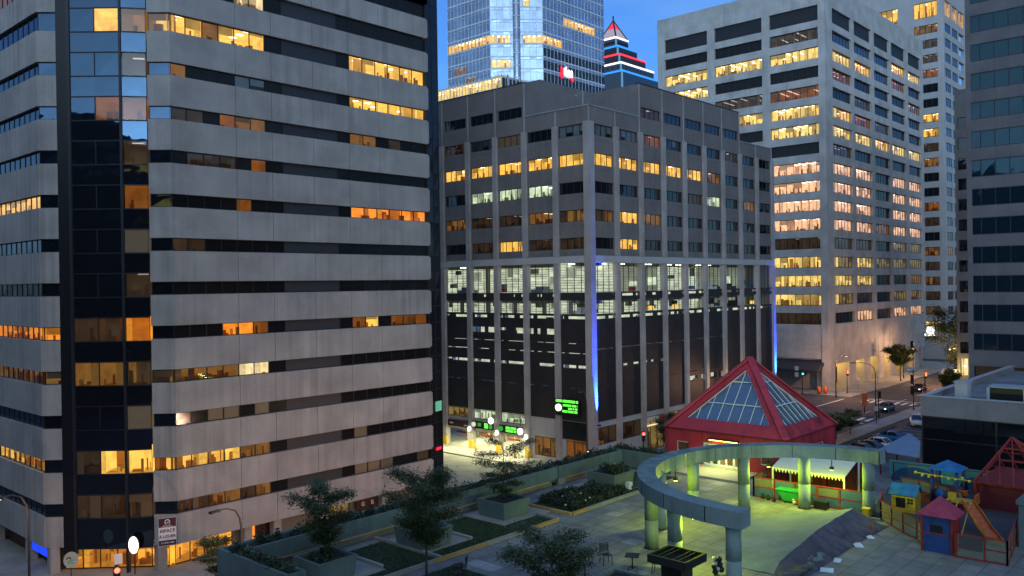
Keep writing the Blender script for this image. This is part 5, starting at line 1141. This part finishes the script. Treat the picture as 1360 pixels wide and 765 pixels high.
def frame_fence(name, pts, h, lab, fill, posts=1.15, rails=(0, .5, 1), m='red_frame', z=9.0, cat='fence'):
    t = thing(name, (pts[0][0], pts[0][1], z), lab, cat); fb = mb(m); pb = MB(); hh = h
    for (ax, ay), (bx, by) in zip(pts[:-1], pts[1:]):
        A_, B_ = Vector((ax, ay, z)), Vector((bx, by, z)); ln = (B_-A_).length; n_ = max(1, round(ln/posts))
        for r in rails: u_f = (B_-A_).normalized()*.036; fb.bar(A_+u_f+Vector((0,0,.06+(h-.09)*r)), B_-u_f+Vector((0,0,.06+(h-.09)*r)), .055)
        for i in range(0 if (ax, ay) == pts[0] else 1, n_+1):
            p = A_.lerp(B_, i/n_); fb.bar(p, p+Vector((0,0,h)), .07)
        for i in range(n_):
            p, q = A_.lerp(B_, (i+.06)/n_), A_.lerp(B_, (i+.94)/n_)
            for r0_, r1_ in zip(rails[:-1], rails[1:]):
                f_ = fill(i, r0_)
                if f_:
                    za_, zb_ = Vector((0,0,.1+(h-.09)*r0_)), Vector((0,0,.02+(h-.09)*r1_)); pb.mat(f_)
                    if f_ == 'wire_mesh': pb.face([p+za_, q+za_, q+zb_, p+zb_])
                    else: pb.bar((p+q)/2+za_, (p+q)/2+zb_, (q-p).length, .03, up=(q-p).cross(Vector((0,0,1)))) if False else pb.hexa([*(lambda d: [p+za_-d, q+za_-d, q+za_+d, p+za_+d, p+zb_-d, q+zb_-d, q+zb_+d, p+zb_+d])((q-p).cross(Vector((0,0,1))).normalized()*.015)])
    fb.build('frame', t)
    if pb.f: pb.build('infill_panel', t)
    return t
rs = random.Random(9)
frame_fence('play_fence', [(47.6, 23.9), (47.9, 17.5)], 1.2, 'red framed fence with blue panels in front of the white canopy', lambda i, r: 'panel_blue' if (i+int(r*2)) % 3 != 1 or r < .1 else 'wire_mesh', posts=1.25)
frame_fence('play_fence', [(47.6, 23.9), (50.6, 24.4)], 1.2, 'short red fence return at the left end of the canopy', lambda i, r: 'wire_mesh')
frame_fence('play_fence', [(47.2, 16.3), (45.4, 14.6), (44.7, 13.7), (43.5, 13.1)], 1.05, 'red mesh fence left of the blue kiosk', lambda i, r: 'wire_mesh', posts=1.2)
frame_fence('play_fence', [(47.2, 16.3), (49.8, 17.1)], 1.05, 'short red mesh fence beside the yellow playhouse', lambda i, r: 'wire_mesh')
frame_fence('play_fence', [(43.0, 11.5), (43.1, 10.3), (43.15, 9.4)], 1.15, 'red mesh fence with a grey board right of the blue kiosk', lambda i, r: 'wire_mesh', posts=1.1)
frame_fence('play_fence', [(43.15, 9.4), (47.3, 9.9)], 1.15, 'red mesh fence running back along the right of the slide', lambda i, r: 'wire_mesh', posts=1.4)
b = mb('rubber_grey'); b.box(43.0, 43.03, 10.35, 11.35, 9.45, 10.05); single(b, 'notice_board', (43, 10.8, 9.45), 'plain grey board fixed on the mesh fence beside the kiosk', 'board')
frame_fence('play_fence', [(52.6, 17.0), (52.0, 14.8), (50.8, 13.2)], 1.3, 'maroon framed fence round the climbing frame', lambda i, r: 'wire_mesh' if r > .1 else ('maroon' if i % 2 else 'mesh_green'), m='maroon')
frame_fence('play_fence', [(56.2, 18.6), (56.8, 11.2)], 1.35, 'maroon rail fence in front of the wave mural', lambda i, r: None, posts=2.4, rails=(0, 1), m='maroon')
b = mb('rubber_grey'); b.face([(46.5, 9.6, 9.006), (56.9, 9.6, 9.006), (56.9, 18.8, 9.006), (47.6, 17.2, 9.006)]); structure(b, 'play_surface', (0,0,9))
Mu = thing('mural_wall', (57.2, 15, 9), 'teal mural wall with dark blue and turquoise wave humps', 'wall')
b = mb('mural_teal'); b.box(57.2, 57.4, 11.0, 19.2, 9, 10.25); b.build('wall', Mu); plain('wave_dark', (.02,.07,.17), .6); plain('wave_teal', (.05,.32,.30), .6)
for m, yc, rr, rz in (('wave_dark', 17.6, 1.5, .95), ('wave_teal', 15.4, .85, 1.1), ('wave_dark', 14.2, .8, .8), ('wave_teal', 13.1, 1.0, 1.05), ('wave_dark', 11.7, .6, .8)):
    b = mb(m); P_ = [(57.19, yc+rr*math.cos(R(9*i)), 9.02+rz*math.sin(R(9*i))) for i in range(21)]; b.face(list(reversed(P_))); Q_ = [(57.14, p[1], p[2]) for p in P_]; b.face(list(reversed(Q_)))
    for i in range(20): b.face([P_[i], P_[i+1], Q_[i+1], Q_[i]])
    b.build('wave', Mu)
g_ = thing('blue_shade', (61, 19, 9), 'pale blue flat shade canopy behind the playground on thin posts', 'canopy'); b = mb('canvas_blue'); c_ = [(58.1, 20.3, 10.60), (57.4, 17.4, 10.60), (62.6, 18.9, 10.70), (65.4, 20.5, 10.72)]; b.hexa([(p[0],p[1],p[2]-.06) for p in reversed(c_)][::-1]+c_); b.build('roof', g_)
for x, y in ((58.2, 20.1), (57.6, 17.6), (61.7, 20.2), (61.7, 18.8)): b = mb('maroon'); b.bar((x, y, 9), (x, y, 10.56), .08); b.build('post', g_)
def house(name, x, y, rz, w, d, h, rh, wall, roof, lab, hip=False, over=.12, openings=()):
    t = thing(name, (x, y, 9), lab, 'playhouse', rz=rz or .0001); b = mb(wall); b.box(-w/2, w/2, -d/2, d/2, 0, h)
    if not hip: b.face([(-w/2,-d/2,h),(w/2,-d/2,h),(0,-d/2,h+rh)]); b.face([(w/2,d/2,h),(-w/2,d/2,h),(0,d/2,h+rh)])
    b.build('wall', t); b = mb(roof); o = over
    if hip:
        q = [(-w/2-o,-d/2-o,h),(w/2+o,-d/2-o,h),(w/2+o,d/2+o,h),(-w/2-o,d/2+o,h)]; b.face(list(reversed(q)))
        for i in range(4): b.face([q[i], q[(i+1)%4], (0,0,h+rh)])
    else:
        e = h-rh*o/(w/2)
        for s in (-1, 1): b.hexa([(s*(w/2+o),-d/2-o,e),(0,-d/2-o,h+rh),(0,d/2+o,h+rh),(s*(w/2+o),d/2+o,e),(s*(w/2+o),-d/2-o,e+.05),(0,-d/2-o,h+rh+.05),(0,d/2+o,h+rh+.05),(s*(w/2+o),d/2+o,e+.05)])
    b.build('roof', t); return t
h_ = house('playhouse', 50.0, 15.9, .0, 1.0, 1.25, 1.05, .42, 'toy_yellow', 'toy_sky', 'yellow playhouse with a blue pitched roof inside the fence')
for q in ((-.51, -.502, -.12, .38, .25, .8), (-.51, -.502, -.52, -.22, .5, .8)): b = mb('black_panel'); b.box(*q); b.build('window', h_)
b = mb('toy_yellow'); b.box(-.525, -.51, -.385, -.36, .5, .8); b.box(-.525, -.51, -.52, -.22, .635, .665); b.build('window_bar', h_)
h_ = house('kiosk', 43.75, 12.35, .0, 1.15, 1.3, 1.75, .85, 'toy_blue', 'pink_roof', 'blue kiosk with a pink pyramid roof at the front of the playground', hip=True, over=.25)
b = mb('black_panel'); b.box(-.59, -.578, -.25, .30, .95, 1.30); b.build('window', h_)
b = mb('red_frame')
for sx, sy in ((-1,-1),(-1,1),(1,-1),(1,1)): b.box(sx*.585-.05, sx*.585+.05, sy*.66-.05, sy*.66+.05, 0, 1.745)
b.box(-.60, -.59, -.6, .6, .86, .92); b.build('frame', h_)
b = mb('red_frame'); b.box(-.58, .58, -.668, -.655, .02, 1.7); b.build('door', h_)
# climbing frame
Cl = thing('climbing_frame', (52.6, 14, 9), 'climbing frame with a small blue roof and yellow chain arches', 'climbing frame')
for x, y in ((52.0, 15.1), (52.0, 13.8), (53.4, 15.1), (53.4, 13.8)): b = mb('toy_blue'); b.cyl(x, y, 9, 11.1, .09, 10); b.build('post', Cl)
b = mb('toy_sky'); q = [(51.8,13.6,11.1),(53.6,13.6,11.1),(53.6,15.3,11.1),(51.8,15.3,11.1)]
for i in range(4): b.face([q[i], q[(i+1)%4], (52.7,14.45,11.6)])
b.face(list(reversed(q))); b.build('roof', Cl); b = mb('maroon'); b.box(51.9, 53.5, 13.7, 15.2, 9.9, 10.0); b.mat('toy_sky'); b.ball((51.95, 14.6, 9.75), .35); b.mat('toy_red'); b.ball((51.9, 14.0, 9.6), .22); b.mat('toy_orange'); b.box(51.6, 51.9, 13.2, 13.75, 9.9, 10.15); b.build('deck', Cl); b = mb('yellow_paint')
for k in range(9): a = k*.5; b.ball((51.75, 15.9-.35*k, 10.85-.16*abs(math.sin(k*.9))), .085, 6, 5)
b.bar((51.75, 16.0, 10.85), (51.75, 13.0, 10.75), .04); b.build('chain_arch', Cl)
Sl = thing('slide', (47.6, 11.8, 9), 'orange slide with wooden ladder rails behind the kiosk', 'slide'); b = mb('toy_orange'); pts = [(48.6, 12.4, 10.3), (47.8, 11.8, 9.95), (46.9, 11.2, 9.55), (46.1, 10.6, 9.28), (45.7, 10.35, 9.22)]
for (a, c) in zip(pts[:-1], pts[1:]):
    A_, C_ = Vector(a), Vector(c); s = (C_-A_).cross(Vector((0,0,1))).normalized()*.28; b.hexa([A_-s, A_+s, C_+s, C_-s, A_-s+Vector((0,0,.03)), A_+s+Vector((0,0,.03)), C_+s+Vector((0,0,.03)), C_-s+Vector((0,0,.03))]); b.bar(A_-s+Vector((0,0,.08)), C_-s+Vector((0,0,.08)), .05, .2); b.bar(A_+s+Vector((0,0,.08)), C_+s+Vector((0,0,.08)), .05, .2)
b.build('chute', Sl); b = mb('wood_edge')
for y in (12.2, 12.8, 13.3): b.bar((46.6, y, 9), (48.4, y, 10.4), .05)
b.build('ladder', Sl); b = mb('toy_yellow'); b.box(48.5, 49.4, 12.0, 13.2, 10.2, 10.3); b.box(48.45, 48.5, 12.9, 13.3, 10.3, 10.75); b.mat('toy_orange'); b.box(48.5, 49.4, 12.0, 12.06, 10.3, 10.7); b.build('platform', Sl)
# lattice pyramid house and the teal pier at the right edge
La = thing('lattice_hut', (54.6, 11, 9), 'dark red hut with an open red lattice pyramid roof', 'hut'); lx0, lx1, ly0, ly1, lz = 53.0, 57.2, 9.2, 13.2, 10.45
b = mb('maroon'); b.box(lx0+.1, lx1, ly0, ly1-.1, 9, lz-.1); b.build('wall', La); b = mb('red_frame'); ap = Vector((56.3, 11.95, 12.65)); cs = [Vector((lx0,ly0,lz)), Vector((lx1+1,ly0,lz)), Vector((lx1+1,ly1+.3,lz)), Vector((lx0,ly1,lz))]
b.box(lx0, lx1+1, ly0, ly1, lz-.09, lz-.02)
for i in range(4):
    A_, B_ = cs[i], cs[(i+1)%4]; b.bar(A_, ap, .10)
    for fr in (0, .25, .5, .75): b.bar(A_.lerp(ap, fr), B_.lerp(ap, fr), .07)
    for k in range(1, 6): p = A_.lerp(B_, k/6); fr = 1-abs(k/6-.5)*2; m_ = ((A_+B_)/2).lerp(ap, 1); q_ = p.lerp(p+(ap-(A_+B_)/2), fr*.98); b.bar(p, q_, .06)
b.build('roof', La); b = mb('red_frame'); b.box(lx0, lx0+.12, ly1-.14, ly1, 9, lz-.1); b.box(lx0, lx0+.12, ly0, ly0+.12, 9, lz-.1); b.build('post', La)
g_ = thing('stair_pier', (50, 9.6, 9), 'teal concrete block rising at the right edge beside the fence', 'wall'); b = mb('teal_paint'); b.box(46.6, 50.2, 6.0, 9.65, 9, 11.05); b.box(46.5, 50.3, 5.9, 9.75, 11.052, 11.25); b.box(46.58, 46.62, 6.0, 9.6, 10.1, 10.13) ; b.build('block', g_)
# bins, cone, toys
g_ = thing('wheeled_bin', (48.2, 21.5, 9), 'green open bin in front of the blue fence panels', 'bin'); b = mb('toy_green'); q0 = [(47.35,20.95,9.12),(47.75,20.95,9.12),(47.75,21.95,9.12),(47.35,21.95,9.12)]; q1 = [(47.1,20.75,9.78),(47.85,20.75,9.78),(47.85,22.2,9.78),(47.1,22.2,9.78)]; b.hexa(q0+q1); b.build('body', g_); b = mb('toy_green'); b.box(47.05, 47.9, 20.7, 22.25, 9.781, 9.84); b.build('rim', g_); b = mb('tyre'); b.cyl(47.4, 21.1, 9, 9.12, .08); b.cyl(47.4, 21.8, 9, 9.12, .08); b.build('wheel', g_)
g_ = thing('yellow_bin', (47.1, 17.0, 9), 'small yellow litter box at the foot of the right ring column', 'bin'); b = mb('toy_yellow'); b.box(46.88, 47.22, 16.85, 17.2, 9, 9.5); b.build('body', g_); b = mb('yellow_paint'); b.box(46.86, 47.24, 16.83, 17.22, 9.502, 9.56); b.build('lid', g_)
g_ = thing('traffic_cone', (44.6, 15.85, 9), 'orange traffic cone at the corner of the tarpaulin', 'cone'); b = mb('toy_orange'); b.cyl(44.6, 15.85, 9.03, 9.5, .12, 14, .03); b.build('cone', g_); b = mb('tyre'); b.box(44.44, 44.76, 15.69, 16.01, 9.0, 9.03); b.build('base', g_)
for i in range(7):
    x, y = 47.3+rs.uniform(-.15,.15), 21.2-.22*i*(1 if i < 4 else -1.9)-(2.2 if i > 3 else 0)+(0); b = mb(['canvas_white', 'toy_red', 'toy_yellow', 'canvas_white', 'black_panel', 'black_panel', 'black_panel'][i]); b.ball((x, y if i < 4 else 22.4+.4*(i-4), 9.12), .12, 8, 6); b.ball((x, (y if i < 4 else 22.4+.4*(i-4))+.05, 9.27), .07, 6, 5); single(b, 'toy', (x, y, 9), ['small white toy beside the green bin', 'small red toy among white ones by the green bin', 'small yellow toy by the ring column', 'white toy nearest the ring column', 'dark toy under the left of the blue fence', 'dark toy second under the blue fence', 'dark toy closest to the green bin on its left'][i], 'toy')
b = mb('black_panel'); b.box(47.2, 47.6, 19.3, 20.0, 9, 9.4); b.mat('dark_metal'); b.box(47.18, 47.62, 19.28, 20.02, 9.402, 9.44); single(b, 'crate', (47.4, 19.7, 9), 'black crate standing behind the ring column under the fence', 'crate')
# ================================================================== STREET LAMPS, SIGNALS, SIGNS, CARS
def street_lamp(x, y, z, h, ax, ay, lab, power=900, col=(1, .55, .30), extra=None, on=True, kind='SPOT'):
    t = thing('street_lamp', (x, y, z), lab, 'street lamp', 'curved arm street lamps'); b = mb('pole_grey'); k = [(0, 0), (0, .80), (.06, .88), (.25, .95), (.6, .985), (1, .99)]
    b.tube([(x+ax*q, y+ay*q, z+h*s) for q, s in k], [.10, .075, .065, .055, .05, .045], 8); b.cyl(x, y, z, z+.9, .14, 10); b.build('pole', t)
    hx, hy, hz = x+ax*1.08, y+ay*1.08, z+h*.985; d = Vector((ax, ay, 0)).normalized(); b = mb('dark_metal'); b.bar(Vector((hx,hy,hz))-d*.35, Vector((hx,hy,hz))+d*.35, .28, .13); b.build('lamp_head', t)
    b = mb('lamp_lens' if on else 'canvas_white'); b.bar(Vector((hx,hy,hz-.08))-d*.22, Vector((hx,hy,hz-.08))+d*.22, .18, .03); b.build('lens', t)
    if on: lamp('lamp_light', kind, (hx, hy, hz-.15), power, col, t, shadow_soft_size=.15, **({'spot_size': R(178), 'spot_blend': .15, 'dir': (0, 0, -1)} if kind == 'SPOT' else {}))
    return t
t = street_lamp(28.9, 50.6, 0, 8.0, -1.9, -.35, 'curved arm street lamp standing over the small tree by the left tower', 0, on=False)
b = mb('pole_grey'); b.tube([(26.2, 52.0, 4.6), (30.4, 49.8, 4.6)], .06, 8); b.build('cross_arm', t)
street_lamp(77, 59, 0, 10, -1.3, -.1, 'tall curved arm street lamp at the garage corner beside the green sign', 0, on=False)
street_lamp(141.5, 49.5, 0, 8.6, -2.2, 2.6, 'curved arm street lamp beside the orange banner on the far crossing', 0, on=False)
street_lamp(19.9, 62, 0, 8.9, -2.0, -1.0, 'curved arm street lamp at the bottom left street corner', 700)
for x_, l_ in ((27, 'street lamp on the plaza side pavement, hidden below the near planter wall'), (43, 'street lamp on the plaza side pavement below the middle planter wall'), (60, 'street lamp on the plaza side pavement below the far corner')): street_lamp(x_, 37.9, 0, 8.0, 0, 1.9, l_, 4300, (1, .60, .40), kind='POINT')
street_lamp(110, 57.8, 0, 8.0, 0, -1.9, 'street lamp behind the red pavilion roof', 1800, kind='POINT')
street_lamp(158, 62.5, 0, 8.0, 0, -1.9, 'street lamp at the side street corner of the pale block', 3200, (1, .52, .30), kind='POINT')
street_lamp(196, 62.5, 0, 8.0, 0, -1.9, 'street lamp in front of the arcade of the pale block', 3000, (1, .55, .28), kind='POINT')
street_lamp(185, 48, 0, 8.0, 0, 1.9, 'street lamp on the far pavement before the dark annex', 6000, (1, .52, .30), kind='POINT')
lamp('street_glow', 'POINT', (1,1,-500), 0, (1,1,1)) if False else None
def signal(name, x, y, z, h, face, lit, lab, heads=1, pole=True, w=.34, dims=None):
    t = thing(name, (x, y, z), lab, 'traffic light', 'traffic lights'); 
    if pole: b = mb('dark_metal'); b.cyl(x, y, z, z+h, .08, 10); b.cyl(x, y, z, z+.4, .14, 10); b.build('pole', t)
    d = Vector(face).normalized(); sd = Vector((d.y, -d.x, 0)); u = Vector((0,0,1))
    for q in range(heads):
        c = Vector((x, y, z+h-.62-1.25*q))+d*.22; b = mb('black_panel'); b.bar(c-u*.55, c+u*.55, .38, .28, up=d); b.build('housing', t)
        for k, col in enumerate(('sig_red', 'sig_amber', 'sig_green')):
            on = (lit == k) if isinstance(lit, int) else (k in lit); cc = c+u*(.34-.34*k)+d*.145; b = mb(col if on else 'tyre'); disc(b, cc, Vector((-d.y, d.x, 0)), .17 if on else .14, .17 if on else .14, .02, 14); b.bar(cc+u*.17, cc+u*.17+d*.16, .26, .02) if not on else None; b.build('lens', t)
    return t
cam_dir = (-.74, -.67, 0)
glow('sig_red', (1, .05, .03), 9)
signal('traffic_light', 164.3, 62.8, .1, 4.6, cam_dir, [0, 1], 'red and amber lit traffic light at the pale block corner pier'); 
signal('traffic_light', 167, 49.5, 0, 4.8, cam_dir, [0, 1], 'red and amber lit traffic light on the far street before the tall tree', heads=1)
signal('traffic_light', 138.6, 48.05, .1, 4.2, (1, -.3, 0), 9, 'unlit black traffic light on a black pole by the crossing, seen from its side')
t = signal('traffic_light', 150, 46.3, .1, 11.5, (.5, .87, 0), 9, 'black double traffic light on the tall pole with street name plates', heads=1)
b = mb('black_panel'); b.bar((150, 46.5, 4.4), (150, 46.5, 6.0), .42, .34); b.bar((150, 46.5, 2.6), (150, 46.5, 4.1), .42, .34); b.build('housing', t); b = mb('white_metal'); b.bar((148.9, 46.9, 6.5), (151.3, 46.1, 6.5), .05, .34); b.bar((149.6, 45.7, 7.0), (150.4, 47.3, 7.0), .05, .34); b.build('street_name_plate', t)
t = signal('traffic_light', 159.2, 69.5, .1, 4.8, cam_dir, [2], 'traffic light showing green with small white signs in the side street'); b = mb('sign_white'); b.box(158.3, 158.4, 69.9, 70.6, 3.4, 4.2); b.box(158.3, 158.4, 69.9, 70.6, 4.6, 5.4); b.build('sign_plate', t)
signal('traffic_light', 84.2, 56.2, 0, 4.5, cam_dir, [0], 'traffic light glowing red just above the plaza planter wall before the garage shops')
signal('traffic_light', 22.9, 55.6, 0, 4.4, (-.2, -1, 0), [0], 'traffic light with a white plate on top before the orange shop window')
b = mb('sign_white'); b.box(22.75, 23.25, 55.45, 55.5, 4.45, 5.1); single(b, 'sign_plate', (23, 55.47, 4.45), 'white plate above the traffic light in front of the orange shop', 'sign')
g_ = thing('pedestrian_signal', (77.1, 58.6, 2.5), 'white glowing pedestrian signal on the tall lamp pole at the garage corner', 'signal'); b = mb('black_panel'); b.box(76.75, 77.0, 58.3, 58.8, 2.5, 3.1); b.build('housing', g_); b = mb('ped_white'); b.box(76.72, 76.745, 58.38, 58.72, 2.58, 3.0); b.build('lens', g_)
g_ = thing('orange_banner', (142.4, 51.6, 0), 'orange wrapped work sign with a pole before the crossing', 'sign'); b = mb('orange_vinyl'); b.box(142.0, 142.6, 51.3, 51.9, 1.2, 3.3); b.build('wrap', g_); b = mb('pole_grey'); b.cyl(142.3, 51.6, 0, 1.2, .1); b.build('pole', g_)
g_ = thing('traffic_drum', (160.6, 66.5, 0), 'pair of orange drums by the side street kerb', 'barrel'); b = mb('orange_vinyl'); b.cyl(160.6, 66.8, .13, 1.5, .4, 14, .32); b.cyl(161.2, 65.8, .13, 1.5, .4, 14, .32); b.build('drum', g_)
for i, (x, y, l) in enumerate(((170.5, 63.0, 'thin parking post on the pavement before the arcade'), (180, 62.6, 'thin parking post farther along the arcade pavement'), (132.3, 46.2, 'slim pole beside the orange banner at the corner'))):
    g_ = thing('sign_post', (x, y, .1), l, 'post'); b = mb('pole_grey'); b.cyl(x, y, .1, 2.8, .05, 8); b.build('post', g_); b = mb('sign_white'); b.box(x-.03, x+.03, y-.25, y+.25, 2.0, 2.7); b.build('plate', g_)
# glowing far shop front
g_ = thing('lit_shopfront', (249, 75, 5), 'white glowing shop window at the foot of the slim tower behind the tall tree', 'shop window'); glow('shop_white', (.95, .98, .9), 2.2); b = mb('shop_white')
for i in range(4): b.box(248.7, 248.95, 71.2+i*2.2, 73.2+i*2.2, 6.2, 8.8)
b.build('window', g_); b = mb('dark_metal'); b.box(248.6, 248.98, 70.8, 80.2, 8.82, 9.1); b.box(248.6, 248.98, 70.8, 80.2, 5.9, 6.18); b.build('frame', g_)
# cars -------------------------------------------------------------
def car(x, y, z, rz, paint, lab, lights=False, L=4.4, Wd=1.78, Hh=1.46, suv=0):
    t = thing('parked_car' if not lights else 'car', (x, y, z), lab, 'car', rz=rz or .0001)
    # stations along the length: x, half width, z low, z belt
    st = [(-L/2, .62, .38, .72), (-L/2+.12, .78, .28, .88), (-L*.33, .87, .22, .96), (-.1, .89, .22, .95), (L*.22, .88, .22, .90), (L*.40, .84, .24, .80), (L/2-.10, .72, .30, .68), (L/2, .58, .40, .58)]
    b = mb(paint); b.smooth = True; rings = []
    for (sx, hw, lo, hi) in st:
        hi += suv*.12; rings.append([(sx, -hw*.86, lo), (sx, -hw, lo+.16), (sx, -hw, hi-.16), (sx, -hw*.88, hi), (sx, 0, hi+.03), (sx, hw*.88, hi), (sx, hw, hi-.16), (sx, hw, lo+.16), (sx, hw*.86, lo)])
    base = len(b.v); n = 9; b.v += [p for r in rings for p in r]
    for i in range(len(rings)-1):
        for k in range(n): q = base+i*n; b.f.append((q+k, q+(k+1)%n, q+n+(k+1)%n, q+n+k)); b.mi.append(b.cur); b.sm.append(True)
    b.f.append(tuple(base+k for k in reversed(range(n)))); b.f.append(tuple(base+(len(rings)-1)*n+k for k in range(n))); b.mi += [b.cur]*2; b.sm += [False]*2
    hb = .94+suv*.12; ht = Hh+suv*.2; r0, r1, f1, f0 = -L*.40+suv*-.1, -L*.24-suv*.25, L*.06, L*.25      # greenhouse: rear base, rear top, front top, front base
    b.hexa([(r1,-.60,ht-.03),(f1,-.60,ht-.03),(f1,.60,ht-.03),(r1,.60,ht-.03),(r1+.1,-.52,ht+.02),(f1-.08,-.52,ht+.02),(f1-.08,.52,ht+.02),(r1+.1,.52,ht+.02)])
    for s in (-1, 1):
        for (xa, xb) in ((r0, r1), (f0, f1), (-.05, -.05)): b.bar((xa, s*.76, hb-.02), (xb, s*.60, ht-.01), .07)
    b.build('body', t); g = mb('car_glass'); e = .985
    c0 = [(r0,-.75,hb),(f0,-.75,hb),(f0,.75,hb),(r0,.75,hb)]; c1 = [(r1,-.59,ht-.03),(f1,-.59,ht-.03),(f1,.59,ht-.03),(r1,.59,ht-.03)]
    for i in range(4): j = (i+1)%4; g.face([c0[i], c0[j], c1[j], c1[i]])
    g.build('glass', t)
    for wx in (-L*.31, L*.31):
        for s in (-1, 1):
            w = mb('tyre'); w.tube([(wx, s*.70, .32), (wx, s*.905, .32)], .325, 16); w = w.build('wheel', t); rm = mb('light_metal'); rm.tube([(wx, s*.89, .32), (wx, s*.915, .32)], .20, 12); rm.build('rim', w)
    for s in (-1, 1):
        b = mb('canvas_white' if not lights else 'lamp_lens'); b.ball((L/2-.13, s*.55, .62+suv*.1), (.09, .18, .08)); b.build('headlight', t); b = mb('toy_red' if not lights else 'sig_red'); b.box(-L/2-.005, -L/2+.10, s*.55-.16, s*.55+.16, .66+suv*.1, .80+suv*.1); b.build('tail_light', t)
    b = mb('black_panel'); b.box(L/2-.03, L/2+.01, -.4, .4, .38, .5); b.box(-L/2+.01, -L/2+.05, -.7, .7, .4, .48); b.build('bumper', t); return t
car(113.6, 39.7, 0, 1.35, 'car_white', 'white saloon in the parking lot, third in the row', L=4.6)
car(110.8, 39.9, 0, 1.35, 'car_dark', 'dark parked car second in the row behind the ring')
car(108.1, 40.0, 0, 1.35, 'car_dark', 'dark blue-grey parked car mostly behind the ring beam')
car(105.4, 40.2, 0, 1.35, 'car_red', 'red parked car at the left of the parking row')
car(119.3, 39.9, 0, 1.35, 'car_blue', 'bright blue parked car at the right end of the row')
car(134.6, 41.2, 0, 3.5, 'car_white', 'white SUV pulling out beyond the parking row', L=4.9, suv=1)
car(146.5, 46.0+3.6, 0, 3.14, 'car_grey', 'dark car with glowing lights waiting at the crossing', lights=True)
car(176.0, 53.2, 0, 3.14, 'car_dark', 'dark car with lights far up the street', lights=True) 
car(64.2, 57.0, 0, 1.6, 'car_red', 'red car just right of the left tower base', lights=True) if False else None
g_ = thing('red_taillight_car', (71.5, 64, 0), 'x', 'car') if False else None
# exit sign glow and red light inside the right-hand glass corner of the tower
b = mb('led_green_dim'); b.mat('shop_white'); b.ms = ['pharm']; glow('pharm', (.25, .9, .6), .4); FE.box(b, .9, 2.0, 9.1, 10.1, .06, .14); single(b, 'shop_sign', tuple(FE.p(1.5, 9, .1)), 'small pale green lit sign on the right glass edge of the left tower', 'sign')
b = mb('sig_red'); b.ms = ['sign_red_lit']; FE.box(b, .9, 1.8, 5.1, 5.4, .06, .16); single(b, 'shop_sign', tuple(FE.p(1.4, 5, .1)), 'red lit sign low on the right glass edge of the left tower', 'sign')
# bench-like rail at the garage apron and bollards
for i, (x, y) in enumerate(((79.3, 70.0), (79.2, 72.2), (79.1, 79.0))):
    g_ = thing('bollard', (x, y, .13), ['yellow bollard by the garage pier nearest the shop', 'yellow bollard between garage entrances', 'yellow bollard at the left garage entrance'][i], 'bollard'); b = mb('yellow_paint'); b.cyl(x, y, .13, 1.1, .12, 12); b.ball((x, y, 1.1), .12, 10, 6); b.build('post', g_)
for o in list(bpy.data.objects):
    for k in ('_base',):
        if k in o: del o[k]
